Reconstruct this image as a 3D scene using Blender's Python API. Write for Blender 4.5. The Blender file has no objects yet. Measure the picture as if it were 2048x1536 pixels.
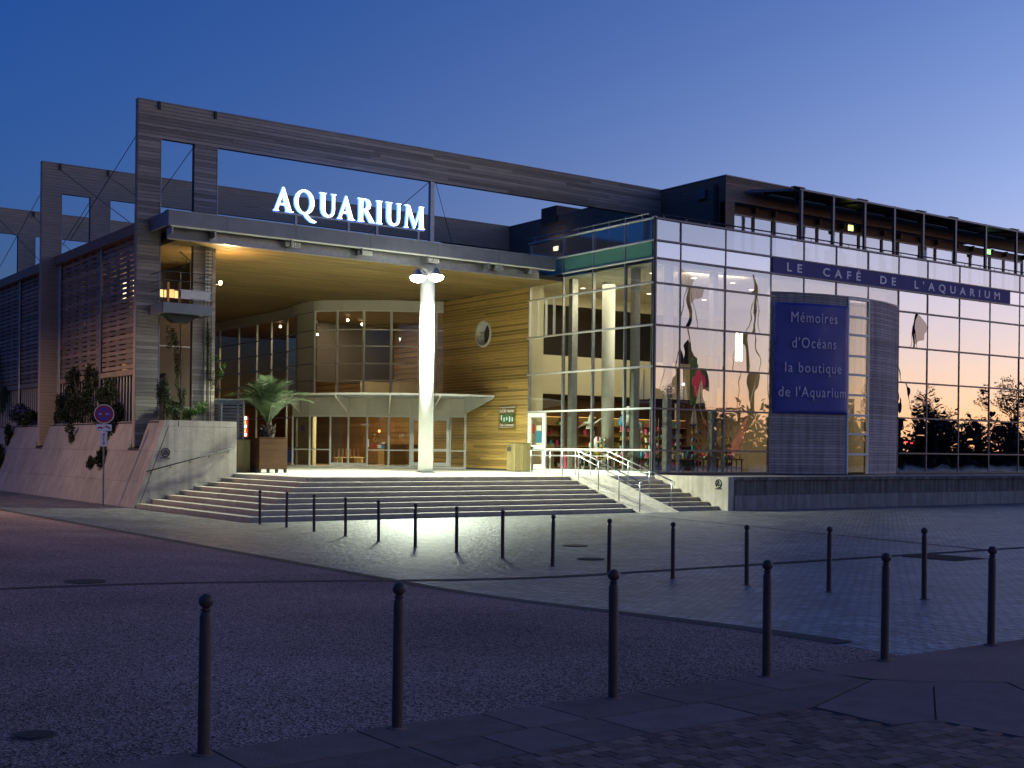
import bpy, math, random
from mathutils import Matrix, Vector

random.seed(7)
sc = bpy.context.scene
COL = sc.collection
R = math.radians
SIN, COS, PI = math.sin, math.cos, math.pi

# ------------------------------------------------------------------ camera
yaw, roll = R(35.65), R(0.64)
rv = Vector((COS(yaw), -SIN(yaw), 0)); uv = Vector((0, 0, 1)); fv = Vector((SIN(yaw), COS(yaw), 0))
cr = rv * COS(roll) + uv * SIN(roll)
cu = uv * COS(roll) - rv * SIN(roll)
cam = bpy.data.cameras.new('camera')
cam.sensor_width = 36; cam.lens = 43.857; cam.shift_y = 0.06494
cam.clip_start = 0.1; cam.clip_end = 4000
camo = bpy.data.objects.new('camera', cam); COL.objects.link(camo)
camo.matrix_world = Matrix(((cr.x, cu.x, -fv.x, 0), (cr.y, cu.y, -fv.y, 0), (cr.z, cu.z, -fv.z, 1.75), (0, 0, 0, 1)))
sc.camera = camo

# ------------------------------------------------------------------ sky (dusk, afterglow at azimuth 112 deg)
world = bpy.data.worlds.new('World'); sc.world = world; world.use_nodes = True
SUN_AZ = 112
def build_sky():
    nt = world.node_tree; N = nt.nodes; L = nt.links
    for n in list(N): N.remove(n)
    out = N.new('ShaderNodeOutputWorld')
    sky = N.new('ShaderNodeTexSky'); sky.sky_type = 'NISHITA'; sky.sun_disc = False
    sky.sun_elevation = R(-0.6); sky.sun_rotation = R(SUN_AZ)
    sky.air_density = 1.0; sky.dust_density = 0.6; sky.ozone_density = 5.0
    bg = N.new('ShaderNodeBackground'); bg.inputs[1].default_value = 0.96
    tint = N.new('ShaderNodeMix'); tint.data_type = 'RGBA'; tint.blend_type = 'MULTIPLY'; tint.inputs[0].default_value = 1; tint.inputs[7].default_value = (0.50, 1.02, 1.12, 1)
    L.new(sky.outputs[0], tint.inputs[6]); L.new(tint.outputs[2], bg.inputs[0])
    # afterglow of the set sun: pale, wide, fading with height and with the angle from the sunset
    tc = N.new('ShaderNodeTexCoord'); sep = N.new('ShaderNodeSeparateXYZ'); L.new(tc.outputs['Generated'], sep.inputs[0])
    def m(op, a, b=None):
        n = N.new('ShaderNodeMath'); n.operation = op
        for i, v in enumerate((a, b)):
            if v is None: continue
            if isinstance(v, (int, float)): n.inputs[i].default_value = v
            else: L.new(v, n.inputs[i])
        return n.outputs[0]
    x, y, z = sep.outputs
    hl = m('SQRT', m('MAXIMUM', m('ADD', m('MULTIPLY', x, x), m('MULTIPLY', y, y)), 1e-6))
    ca = m('DIVIDE', m('ADD', m('MULTIPLY', x, SIN(R(SUN_AZ))), m('MULTIPLY', y, COS(R(SUN_AZ)))), hl)
    az = m('POWER', m('MAXIMUM', m('MULTIPLY', m('ADD', ca, 1.0), 0.5), 0.0), 4.2)
    zp = m('MAXIMUM', z, 0.0)
    f = m('MULTIPLY', m('MULTIPLY', m('EXPONENT', m('MULTIPLY', zp, -1.0 / 0.17)), az), 2.8)
    cr_ = N.new('ShaderNodeValToRGB'); el_ = cr_.color_ramp.elements
    for i, (p, c) in enumerate(((0.0, (1.0, 0.42, 0.17)), (0.06, (1.0, 0.60, 0.40)), (0.13, (1.0, 0.77, 0.68)), (0.20, (0.95, 0.91, 0.91)), (0.40, (0.86, 0.98, 0.98)))):
        e = el_[i] if i < 2 else el_.new(p)
        e.position = p; e.color = (*c, 1)
    L.new(zp, cr_.inputs[0])
    gl = N.new('ShaderNodeBackground'); L.new(cr_.outputs[0], gl.inputs[0]); L.new(f, gl.inputs[1])
    ad = N.new('ShaderNodeAddShader'); L.new(bg.outputs[0], ad.inputs[0]); L.new(gl.outputs[0], ad.inputs[1]); s = ad.outputs[0]
    L.new(s, out.inputs[0])
build_sky()

# the sun has set: only a faint, very soft remnant from the afterglow side
sl = bpy.data.lights.new('sun', 'SUN'); sl.energy = 0.04; sl.angle = R(40); sl.color = (1.0, 0.72, 0.6)
so = bpy.data.objects.new('sun', sl); COL.objects.link(so)
d = Vector((SIN(R(SUN_AZ)) * COS(R(4)), COS(R(SUN_AZ)) * COS(R(4)), SIN(R(4))))
so.rotation_euler = d.to_track_quat('Z', 'Y').to_euler()

vs = sc.view_settings
vs.view_transform = 'Standard'; vs.look = 'None'; vs.gamma = 1; vs.exposure = 0.0; vs.use_curve_mapping = False
sc.cycles.use_denoising = True
sc.cycles.max_bounces = 7; sc.cycles.diffuse_bounces = 3; sc.cycles.glossy_bounces = 3; sc.cycles.transparent_max_bounces = 16
sc.cycles.caustics_reflective = False; sc.cycles.caustics_refractive = False
sc.cycles.sample_clamp_indirect = 6

# ------------------------------------------------------------------ materials
MATS = {}
def mat(name, col, rough=0.6, metal=0.0, var=0.0, nscale=3.0, namt=0.0, bump=0.0, bscale=30.0, stretch=(1, 1, 1), emit=None, estr=0.0, spec=0.5, streak=0.0, dirt=None):
    m = bpy.data.materials.new(name); m.use_nodes = True
    nt = m.node_tree; N = nt.nodes; L = nt.links; b = N['Principled BSDF']
    b.inputs['Base Color'].default_value = (*col, 1); b.inputs['Roughness'].default_value = rough; b.inputs['Metallic'].default_value = metal
    b.inputs['Specular IOR Level'].default_value = spec
    if emit: b.inputs['Emission Color'].default_value = (*emit, 1); b.inputs['Emission Strength'].default_value = estr
    geo = N.new('ShaderNodeNewGeometry'); mp = N.new('ShaderNodeMapping'); mp.inputs['Scale'].default_value = stretch
    L.new(geo.outputs['Position'], mp.inputs[0])
    fac = None
    def mul(a, bb):
        n = N.new('ShaderNodeMath'); n.operation = 'MULTIPLY'; L.new(a, n.inputs[0])
        if isinstance(bb, float): n.inputs[1].default_value = bb
        else: L.new(bb, n.inputs[1])
        return n.outputs[0]
    def rng(src, lo, hi, a=0.0, c=1.0):
        n = N.new('ShaderNodeMapRange'); n.inputs[1].default_value = a; n.inputs[2].default_value = c; n.inputs[3].default_value = lo; n.inputs[4].default_value = hi
        L.new(src, n.inputs[0]); return n.outputs[0]
    if var:
        oi = N.new('ShaderNodeObjectInfo'); fac = rng(oi.outputs['Random'], 1 - var, 1 + var)
    if namt:
        nz = N.new('ShaderNodeTexNoise'); nz.inputs['Scale'].default_value = nscale; nz.inputs['Detail'].default_value = 6; nz.inputs['Roughness'].default_value = 0.65
        L.new(mp.outputs[0], nz.inputs[0]); f2 = rng(nz.outputs[0], 1 - namt, 1 + namt, 0.28, 0.72)
        fac = f2 if fac is None else mul(fac, f2)
    if streak:                                   # vertical rain streaks
        mp2 = N.new('ShaderNodeMapping'); mp2.inputs['Scale'].default_value = (3.2, 3.2, 0.16); L.new(geo.outputs['Position'], mp2.inputs[0])
        nz = N.new('ShaderNodeTexNoise'); nz.inputs['Scale'].default_value = 1.6; nz.inputs['Detail'].default_value = 4; L.new(mp2.outputs[0], nz.inputs[0])
        f3 = rng(nz.outputs[0], 1 - streak, 1 + streak * 0.5, 0.35, 0.65); fac = f3 if fac is None else mul(fac, f3)
    if fac is not None:
        mx = N.new('ShaderNodeMix'); mx.data_type = 'RGBA'; mx.blend_type = 'MULTIPLY'; mx.inputs[0].default_value = 1
        mx.inputs[6].default_value = (*col, 1); L.new(fac, mx.inputs[7]); L.new(mx.outputs[2], b.inputs['Base Color'])
    if bump:
        nb = N.new('ShaderNodeTexNoise'); nb.inputs['Scale'].default_value = bscale; nb.inputs['Detail'].default_value = 4; L.new(mp.outputs[0], nb.inputs[0])
        bp = N.new('ShaderNodeBump'); bp.inputs['Strength'].default_value = bump; bp.inputs['Distance'].default_value = 0.02
        L.new(nb.outputs[0], bp.inputs['Height']); L.new(bp.outputs[0], b.inputs['Normal'])
    MATS[name] = m; return m

def glass(name, tint, refl, warp, wscale=0.9, base=0.04, rough=0.0):
    m = bpy.data.materials.new(name); m.use_nodes = True
    nt = m.node_tree; N = nt.nodes; L = nt.links; N.remove(N['Principled BSDF']); out = N['Material Output']
    tr = N.new('ShaderNodeBsdfTransparent'); tr.inputs[0].default_value = (*tint, 1)
    gl = N.new('ShaderNodeBsdfGlossy'); gl.inputs['Roughness'].default_value = rough; gl.inputs['Color'].default_value = (1, 1, 1, 1)
    geo = N.new('ShaderNodeNewGeometry'); oi = N.new('ShaderNodeObjectInfo')
    vm = N.new('ShaderNodeVectorMath'); vm.operation = 'ADD'; L.new(geo.outputs['Position'], vm.inputs[0])
    sc1 = N.new('ShaderNodeMath'); sc1.operation = 'MULTIPLY'; sc1.inputs[1].default_value = 50; L.new(oi.outputs['Random'], sc1.inputs[0]); L.new(sc1.outputs[0], vm.inputs[1])
    nz = N.new('ShaderNodeTexNoise'); nz.inputs['Scale'].default_value = wscale; nz.inputs['Detail'].default_value = 1.5; L.new(vm.outputs[0], nz.inputs[0])
    bp = N.new('ShaderNodeBump'); bp.inputs['Strength'].default_value = 1; bp.inputs['Distance'].default_value = warp; L.new(nz.outputs[0], bp.inputs['Height']); L.new(bp.outputs[0], gl.inputs['Normal'])
    def mt(op, a, b=None):
        n = N.new('ShaderNodeMath'); n.operation = op
        for i, v in enumerate((a, b)):
            if v is None: continue
            if isinstance(v, (int, float)): n.inputs[i].default_value = v
            else: L.new(v, n.inputs[i])
        return n.outputs[0]
    dt = N.new('ShaderNodeVectorMath'); dt.operation = 'DOT_PRODUCT'; L.new(geo.outputs['Incoming'], dt.inputs[0]); L.new(geo.outputs['Normal'], dt.inputs[1])
    sch = mt('ADD', mt('MULTIPLY', mt('POWER', mt('SUBTRACT', 1.0, mt('ABSOLUTE', dt.outputs['Value'])), 5.0), 0.92), 0.08)   # both faces of the pane
    ma_ = mt('MINIMUM', mt('ADD', mt('MULTIPLY', sch, refl), base), 0.95)
    ma = N.new('ShaderNodeMath'); ma.operation = 'MULTIPLY'; L.new(ma_, ma.inputs[0]); L.new(mt('SUBTRACT', 1.0, geo.outputs['Backfacing']), ma.inputs[1])
    mx = N.new('ShaderNodeMixShader'); L.new(ma.outputs[0], mx.inputs[0]); L.new(tr.outputs[0], mx.inputs[1]); L.new(gl.outputs[0], mx.inputs[2]); L.new(mx.outputs[0], out.inputs[0])
    MATS[name] = m; return m

mat('wood_grey', (0.32, 0.275, 0.22), 0.8, var=0.34, nscale=2.2, namt=0.28, bump=0.25, bscale=9, stretch=(0.5, 0.5, 14))
mat('wood_core', (0.07, 0.06, 0.055), 0.9)
mat('wood_honey', (0.36, 0.225, 0.06), 0.62, var=0.38, nscale=2.5, namt=0.28, bump=0.2, bscale=9, stretch=(0.7, 0.7, 12))
mat('wood_gap', (0.58, 0.46, 0.25), 0.9)
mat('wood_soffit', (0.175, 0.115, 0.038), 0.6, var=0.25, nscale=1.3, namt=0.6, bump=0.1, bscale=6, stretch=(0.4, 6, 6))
mat('wood_brown', (0.115, 0.055, 0.032), 0.6, var=0.25, nscale=3, namt=0.3, bump=0.15, bscale=10, stretch=(0.8, 0.8, 12))
mat('wood_lobby', (0.20, 0.125, 0.06), 0.6, var=0.2, nscale=3, namt=0.3, stretch=(0.8, 0.8, 12))
mat('wood_dark', (0.045, 0.026, 0.017), 0.7, var=0.2, nscale=3, namt=0.3, stretch=(0.8, 0.8, 12))
mat('wood_planter', (0.07, 0.036, 0.02), 0.85, spec=0.1, var=0.15, nscale=3, namt=0.25, stretch=(1, 1, 12))
mat('wood_slat', (0.23, 0.175, 0.13), 0.8, var=0.3, nscale=3, namt=0.3, stretch=(0.5, 0.5, 10))
mat('wood_olive', (0.22, 0.17, 0.07), 0.7, var=0.2, nscale=4, namt=0.2, stretch=(8, 8, 0.5))
mat('wood_rotunda', (0.36, 0.31, 0.30), 0.75, var=0.22, nscale=2.5, namt=0.25, streak=0.3, stretch=(0.7, 0.7, 12))
mat('concrete', (0.44, 0.39, 0.33), 0.85, nscale=1.4, namt=0.22, bump=0.25, bscale=14, streak=0.22, var=0.05)
mat('concrete_dark', (0.15, 0.135, 0.12), 0.9, nscale=1.6, namt=0.3, bump=0.3, bscale=14, streak=0.5)
mat('concrete_stair', (0.36, 0.31, 0.25), 0.82, var=0.10, nscale=2.2, namt=0.18, bump=0.2, bscale=40)
mat('stone_panel', (0.27, 0.25, 0.235), 0.85, var=0.08, nscale=1.8, namt=0.2, bump=0.2, bscale=20, streak=0.25)
mat('terrace_stone', (0.42, 0.40, 0.36), 0.6, nscale=1.2, namt=0.12, bump=0.1, bscale=30)
mat('batter', (0.35, 0.315, 0.28), 0.85, var=0.07, nscale=0.9, namt=0.16, bump=0.15, bscale=16, streak=0.14)
mat('joint', (0.05, 0.038, 0.034), 0.9)
mat('galv', (0.30, 0.315, 0.32), 0.42, 0.75, nscale=6, namt=0.18)
mat('fascia', (0.20, 0.205, 0.22), 0.5, 0.35, nscale=2, namt=0.12)
mat('steel', (0.42, 0.43, 0.43), 0.35, 0.9)
mat('white_metal', (0.66, 0.66, 0.62), 0.45, nscale=2, namt=0.06)
mat('white_panel', (0.58, 0.545, 0.46), 0.5, nscale=0.8, namt=0.08)
mat('cream', (0.60, 0.54, 0.38), 0.7, nscale=0.8, namt=0.06)
mat('ceiling', (0.72, 0.68, 0.58), 0.8)
mat('mullion', (0.11, 0.11, 0.125), 0.4, 0.5)
mat('mullion_rust', (0.13, 0.10, 0.10), 0.4, 0.4)
mat('column', (0.68, 0.69, 0.66), 0.5, nscale=3, namt=0.05)
mat('bollard', (0.085, 0.056, 0.044), 0.45, 0.0, spec=0.25, nscale=8, namt=0.2, bump=0.05, bscale=60)
mat('dark_steel', (0.035, 0.037, 0.042), 0.5, 0.4)
mat('spandrel', (0.10, 0.25, 0.19), 0.12, nscale=1, namt=0.05)
mat('spandrel_blue', (0.50, 0.55, 0.60), 0.15)
mat('sign_band', (0.07, 0.062, 0.22), 0.75, nscale=1.5, namt=0.08)
mat('sign_letter', (0.85, 0.8, 0.85), 0.5)
mat('banner', (0.026, 0.040, 0.26), 0.5, nscale=1.5, namt=0.15, bump=0.5, bscale=2.2)
mat('banner_letter', (0.62, 0.56, 0.70), 0.55)
mat('white_paint', (0.78, 0.78, 0.76), 0.5)
mat('red_paint', (0.42, 0.02, 0.03), 0.4)
mat('blue_paint', (0.05, 0.05, 0.38), 0.4)
mat('floor_in', (0.22, 0.17, 0.11), 0.35, nscale=2, namt=0.1)
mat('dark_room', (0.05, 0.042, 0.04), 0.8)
mat('shop_back', (0.15, 0.095, 0.05), 0.7, nscale=1.2, namt=0.25)
mat('manhole', (0.055, 0.045, 0.042), 0.8, 0.0, spec=0.15, nscale=20, namt=0.3)
mat('bark', (0.07, 0.05, 0.035), 0.9, nscale=10, namt=0.4, bump=0.6, bscale=25)
def leafmat(name, c, rough=0.5, var=0.35):
    m = mat(name, c, rough, nscale=5, namt=var, spec=0.35); return m
leafmat('ivy', (0.035, 0.06, 0.018)); leafmat('leaf_bright', (0.09, 0.17, 0.03)); leafmat('leaf_dark', (0.02, 0.03, 0.012)); leafmat('flower', (0.07, 0.06, 0.22)); leafmat('palm', (0.06, 0.095, 0.04), 0.42); leafmat('tree_leaf', (0.03, 0.04, 0.015))
glass('glass_facade', (0.92, 0.90, 0.88), 1.0, 0.008, 0.55, 0.23)
glass('glass_dark', (0.60, 0.57, 0.56), 1.2, 0.008, 0.55, 0.34)
glass('glass_return', (0.93, 0.95, 0.90), 1.2, 0.003, 0.6, 0.07)
glass('glass_entry', (0.92, 0.92, 0.86), 1.1, 0.003, 0.6, 0.03)
glass('glass_rail', (0.42, 0.42, 0.46), 1.3, 0.002, 0.8, 0.24, 0.05)
glass('glass_bright', (0.5, 0.5, 0.52), 1.2, 0.003, 0.8, 0.38, 0.02)
mat('em_letter', (0.9, 0.95, 1), 0.4, emit=(0.80, 0.93, 1.0), estr=3.2)
mat('em_letter_side', (0.2, 0.4, 1), 0.4, emit=(0.10, 0.35, 1.0), estr=2.0)
mat('em_flood', (1, 1, 1), 0.3, emit=(0.94, 1.0, 0.86), estr=60)
mat('em_warm', (1, 0.9, 0.7), 0.3, emit=(1.0, 0.78, 0.42), estr=12)
mat('em_down', (1, 0.9, 0.8), 0.3, emit=(1.0, 0.82, 0.6), estr=9)
mat('em_amber', (1, 0.5, 0.1), 0.3, emit=(1.0, 0.58, 0.17), estr=1.5)
mat('em_window', (1, 0.6, 0.3), 0.3, emit=(1.0, 0.62, 0.25), estr=0.6); mat('em_window_dim', (0.6, 0.3, 0.1), 0.3, emit=(1.0, 0.48, 0.14), estr=0.35)
mat('em_bright', (1, 0.8, 0.5), 0.3, emit=(1.0, 0.80, 0.48), estr=2.6); mat('em_redglow', (0.3, 0.05, 0.03), 0.3, emit=(1.0, 0.12, 0.06), estr=0.12)
mat('em_red', (1, 0.1, 0.1), 0.3, emit=(1.0, 0.06, 0.10), estr=6)
mat('em_orange', (1, 0.3, 0.1), 0.3, emit=(1.0, 0.30, 0.06), estr=6)
mat('em_exit', (0.8, 1, 0.3), 0.3, emit=(0.85, 1.0, 0.22), estr=3)
mat('em_exit_green', (0.4, 1, 0.4), 0.3, emit=(0.30, 1.0, 0.25), estr=2.2)
mat('em_tube', (1, 1, 0.9), 0.3, emit=(1.0, 0.98, 0.85), estr=6)
mat('em_screen', (0.05, 0.05, 0.6), 0.3, emit=(0.10, 0.08, 1.0), estr=1.2)
mat('sail', (0.66, 0.62, 0.54), 0.8); mat('pink', (0.62, 0.06, 0.16), 0.6, nscale=6, namt=0.2); mat('leaf_print', (0.05, 0.11, 0.04), 0.7, nscale=5, namt=0.5)
mat('hammock', (0.30, 0.12, 0.09), 0.8, nscale=12, namt=0.3, stretch=(1, 1, 1)); mat('teal', (0.05, 0.25, 0.28), 0.5); mat('sea_blue', (0.06, 0.25, 0.45), 0.5); mat('magenta', (0.6, 0.05, 0.2), 0.5); mat('yellow', (0.6, 0.42, 0.05), 0.5); mat('navy_print', (0.06, 0.05, 0.12), 0.6); mat('orange_print', (0.75, 0.5, 0.28), 0.7, nscale=2.5, namt=0.25)
glass('flag_cloth', (0.66, 0.62, 0.60), 0.0, 0.0, 1, 0.0)
mat('lattice', (0.62, 0.6, 0.55), 0.6)

def ground_mat(name, col, scale, lo, hi, rough, bump, brick=None, tint=(0.55, 0.35, 0.3)):
    m = bpy.data.materials.new(name); m.use_nodes = True
    nt = m.node_tree; N = nt.nodes; L = nt.links; b = N['Principled BSDF']
    geo = N.new('ShaderNodeNewGeometry')
    def rng(src, a, c, l, h):
        n = N.new('ShaderNodeMapRange'); n.inputs[1].default_value = a; n.inputs[2].default_value = c; n.inputs[3].default_value = l; n.inputs[4].default_value = h; L.new(src, n.inputs[0]); return n.outputs[0]
    def mul(a, bb):
        n = N.new('ShaderNodeMath'); n.operation = 'MULTIPLY'; L.new(a, n.inputs[0]); L.new(bb, n.inputs[1]); return n.outputs[0]
    big = N.new('ShaderNodeTexNoise'); big.inputs['Scale'].default_value = 0.35; big.inputs['Detail'].default_value = 5; L.new(geo.outputs['Position'], big.inputs[0])
    f = rng(big.outputs[0], 0.3, 0.7, 0.7, 1.28)
    if brick:
        mp = N.new('ShaderNodeMapping'); L.new(geo.outputs['Position'], mp.inputs[0]); mp.inputs['Rotation'].default_value = (0, 0, R(brick[3]))
        bt = N.new('ShaderNodeTexBrick'); bt.inputs['Scale'].default_value = 1; bt.inputs['Brick Width'].default_value = brick[0]; bt.inputs['Row Height'].default_value = brick[1]; bt.inputs['Mortar Size'].default_value = brick[2]
        bt.inputs['Color1'].default_value = (0.55, 0.55, 0.55, 1); bt.inputs['Color2'].default_value = (1, 1, 1, 1); bt.inputs['Mortar'].default_value = (0.3, 0.3, 0.3, 1); bt.inputs['Bias'].default_value = 0.1
        L.new(mp.outputs[0], bt.inputs[0]); cell = bt.outputs[0]; height = bt.outputs['Fac']; inv = True
        f = mul(f, rng(cell, 0.3, 1, 0.3, 1.35)); md_ = N.new('ShaderNodeTexNoise'); md_.inputs['Scale'].default_value = 2.6; md_.inputs['Detail'].default_value = 5; L.new(geo.outputs['Position'], md_.inputs[0]); f = mul(f, rng(md_.outputs[0], 0.3, 0.7, 0.55, 1.45))
        hn = N.new('ShaderNodeTexNoise'); hn.inputs['Scale'].default_value = 9; hn.inputs['Detail'].default_value = 3; L.new(geo.outputs['Position'], hn.inputs[0])
        ad = N.new('ShaderNodeMath'); ad.operation = 'SUBTRACT'; L.new(hn.outputs[0], ad.inputs[0]); L.new(height, ad.inputs[1]); height = ad.outputs[0]
    else:
        vo = N.new('ShaderNodeTexVoronoi'); vo.inputs['Scale'].default_value = scale; L.new(geo.outputs['Position'], vo.inputs[0])
        sp = N.new('ShaderNodeSeparateColor'); L.new(vo.outputs['Color'], sp.inputs[0]); f = mul(f, rng(sp.outputs[0], 0, 1, lo, hi)); height = vo.outputs['Distance']
    mx = N.new('ShaderNodeMix'); mx.data_type = 'RGBA'; mx.blend_type = 'MULTIPLY'; mx.inputs[0].default_value = 1; mx.inputs[6].default_value = (*col, 1); L.new(f, mx.inputs[7]); L.new(mx.outputs[2], b.inputs['Base Color'])
    b.inputs['Roughness'].default_value = rough; b.inputs['Specular IOR Level'].default_value = 0.5 if brick else 0.12
    bp = N.new('ShaderNodeBump'); bp.inputs['Strength'].default_value = bump; bp.inputs['Distance'].default_value = 0.03 if brick else 0.012; L.new(height, bp.inputs['Height']); L.new(bp.outputs[0], b.inputs['Normal'])
    MATS[name] = m
ground_mat('sett_paving', (0.155, 0.152, 0.16), 1, 0, 0, 0.46, 1.0, brick=(0.17, 0.11, 0.012, 90))
ground_mat('aggregate', (0.31, 0.175, 0.145), 70, 0.1, 2.1, 0.8, 0.7)
ground_mat('pink_asphalt', (0.34, 0.18, 0.14), 140, 0.75, 1.2, 0.8, 0.3)
ground_mat('gutter', (0.085, 0.06, 0.055), 60, 0.6, 1.3, 0.7, 0.4)
ground_mat('far_ground', (0.06, 0.058, 0.055), 10, 0.8, 1.2, 0.9, 0.2)
mat('slab', (0.26, 0.15, 0.122), 0.85, spec=0.12, var=0.12, nscale=4, namt=0.22, bump=0.25, bscale=60)
mat('paver', (0.28, 0.145, 0.105), 0.85, spec=0.12, var=0.35, nscale=8, namt=0.25, bump=0.25, bscale=70)

# ------------------------------------------------------------------ mesh helpers
class MB:
    def __init__(s): s.v = []; s.f = []
    def quad(s, *p):
        n = len(s.v); s.v += [tuple(q) for q in p]; s.f.append(tuple(range(n, n + len(p)))); return s
    def box(s, x0, x1, y0, y1, z0, z1):
        n = len(s.v)
        s.v += [(x0, y0, z0), (x1, y0, z0), (x1, y1, z0), (x0, y1, z0), (x0, y0, z1), (x1, y0, z1), (x1, y1, z1), (x0, y1, z1)]
        s.f += [tuple(n + i for i in q) for q in ((0, 3, 2, 1), (4, 5, 6, 7), (0, 1, 5, 4), (1, 2, 6, 5), (2, 3, 7, 6), (3, 0, 4, 7))]; return s
    def prism(s, poly, ax, a, b):               # polygon in the two other axes, extruded along ax
        n = len(s.v); k = len(poly)
        def mk(p, t):
            return (t, p[0], p[1]) if ax == 0 else (p[0], t, p[1]) if ax == 1 else (p[0], p[1], t)
        s.v += [mk(p, a) for p in poly] + [mk(p, b) for p in poly]
        s.f.append(tuple(n + i for i in range(k))); s.f.append(tuple(n + k + i for i in reversed(range(k))))
        for i in range(k):
            j = (i + 1) % k; s.f.append((n + i, n + k + i, n + k + j, n + j))
        return s
    def bar(s, p0, p1, w, h, up=(0, 0, 1)):      # box beam between two points
        p0 = Vector(p0); p1 = Vector(p1); t = (p1 - p0).normalized(); up = Vector(up)
        if abs(t.dot(up)) > 0.98: up = Vector((0, 1, 0))
        sd = t.cross(up).normalized(); u2 = sd.cross(t)
        n = len(s.v)
        for p in (p0, p1):
            for a, b in ((-1, -1), (1, -1), (1, 1), (-1, 1)): s.v.append(tuple(p + sd * (a * w / 2) + u2 * (b * h / 2)))
        s.f += [(n, n + 1, n + 2, n + 3), (n + 7, n + 6, n + 5, n + 4)] + [(n + i, n + 4 + i, n + 4 + (i + 1) % 4, n + (i + 1) % 4) for i in range(4)]
        return s
    def tube(s, pts, r, k=8, caps=True):
        pts = [Vector(p) for p in pts]; rr = r if isinstance(r, (list, tuple)) else [r] * len(pts); n = len(s.v)
        for i, p in enumerate(pts):
            t = (pts[min(i + 1, len(pts) - 1)] - pts[max(i - 1, 0)]).normalized(); up = Vector((0, 0, 1)) if abs(t.z) < 0.95 else Vector((0, 1, 0))
            a = t.cross(up).normalized(); b = a.cross(t)
            for j in range(k): s.v.append(tuple(p + (a * COS(2 * PI * j / k) + b * SIN(2 * PI * j / k)) * rr[i]))
        for i in range(len(pts) - 1):
            for j in range(k): s.f.append((n + i * k + j, n + i * k + (j + 1) % k, n + (i + 1) * k + (j + 1) % k, n + (i + 1) * k + j))
        if caps: s.f.append(tuple(n + j for j in reversed(range(k)))); s.f.append(tuple(n + (len(pts) - 1) * k + j for j in range(k)))
        return s
    def lathe(s, prof, c=(0, 0, 0), k=20):       # (r, z) profile round the vertical axis
        n = len(s.v)
        for r_, z in prof:
            for j in range(k): s.v.append((c[0] + r_ * COS(2 * PI * j / k), c[1] + r_ * SIN(2 * PI * j / k), c[2] + z))
        for i in range(len(prof) - 1):
            for j in range(k): s.f.append((n + i * k + j, n + i * k + (j + 1) % k, n + (i + 1) * k + (j + 1) % k, n + (i + 1) * k + j))
        s.f.append(tuple(n + j for j in reversed(range(k)))); s.f.append(tuple(n + (len(prof) - 1) * k + j for j in range(k))); return s
    def disc(s, c, ax, r, t, k=24, r2=None):     # disc (or ring) facing axis ax, thickness t
        def P(rad, j, q):
            a = 2 * PI * j / k; u, w = rad * COS(a), rad * SIN(a)
            return (c[0] + q, c[1] + u, c[2] + w) if ax == 0 else (c[0] + u, c[1] + q, c[2] + w) if ax == 1 else (c[0] + u, c[1] + w, c[2] + q)
        for j in range(k):
            a = j; b = j + 1
            if r2 is None:
                s.quad(P(0, 0, 0), P(r, a, 0), P(r, b, 0)); s.quad(P(0, 0, t), P(r, b, t), P(r, a, t)); s.quad(P(r, a, 0), P(r, a, t), P(r, b, t), P(r, b, 0))
            else:
                s.quad(P(r2, a, 0), P(r, a, 0), P(r, b, 0), P(r2, b, 0)); s.quad(P(r2, b, t), P(r, b, t), P(r, a, t), P(r2, a, t)); s.quad(P(r, a, 0), P(r, a, t), P(r, b, t), P(r, b, 0)); s.quad(P(r2, b, 0), P(r2, b, t), P(r2, a, t), P(r2, a, 0))
        return s
    def build(s, name, m, parent=None, smooth=False):
        off = Vector((0, 0, 0)); p = parent
        while p is not None: off += p.location; p = p.parent
        me = bpy.data.meshes.new(name); me.from_pydata([(x - off.x, y - off.y, z - off.z) for x, y, z in s.v], [], s.f); me.update()
        if smooth: me.polygons.foreach_set('use_smooth', [True] * len(me.polygons))
        me.materials.append(MATS[m] if isinstance(m, str) else m)
        o = bpy.data.objects.new(name, me); COL.objects.link(o)
        if parent is not None: o.parent = parent
        return o
def tag(o, label=None, cat=None, group=None, kind=None):
    if label: o['label'] = label
    if cat: o['category'] = cat
    if group: o['group'] = group
    if kind: o['kind'] = kind
    return o
def thing(name, label, cat, loc=(0, 0, 0), group=None):
    o = bpy.data.objects.new(name, None); o.location = loc; o.empty_display_size = 0.2; COL.objects.link(o); return tag(o, label, cat, group)
def bx(name, m, parent, *a): return MB().box(*a).build(name, m, parent)
def structure(o): o['kind'] = 'structure'; return o
def stuff(o): o['kind'] = 'stuff'; return o
def copy_tree(o, loc, parent=None):
    c = o.copy(); COL.objects.link(c); c.parent = parent
    if loc is not None: c.location = loc
    for ch in list(o.children): copy_tree(ch, None, c)
    return c
def lamp(name, kind, loc, energy, col, parent=None, target=None, size=0.2, spot=None, sizey=None, blend=0.5):
    l = bpy.data.lights.new(name, kind); l.energy = energy; l.color = col
    if kind == 'AREA':
        l.size = size
        if sizey: l.shape = 'RECTANGLE'; l.size_y = sizey
    else: l.shadow_soft_size = size
    if spot: l.spot_size = R(spot); l.spot_blend = blend
    o = bpy.data.objects.new(name, l); COL.objects.link(o); off = Vector((0, 0, 0))
    if parent is not None: o.parent = parent; off = parent.location
    o.location = Vector(loc) - off
    if target is not None: o.rotation_euler = (Vector(loc) - Vector(target)).to_track_quat('Z', 'Y').to_euler()
    return o
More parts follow.
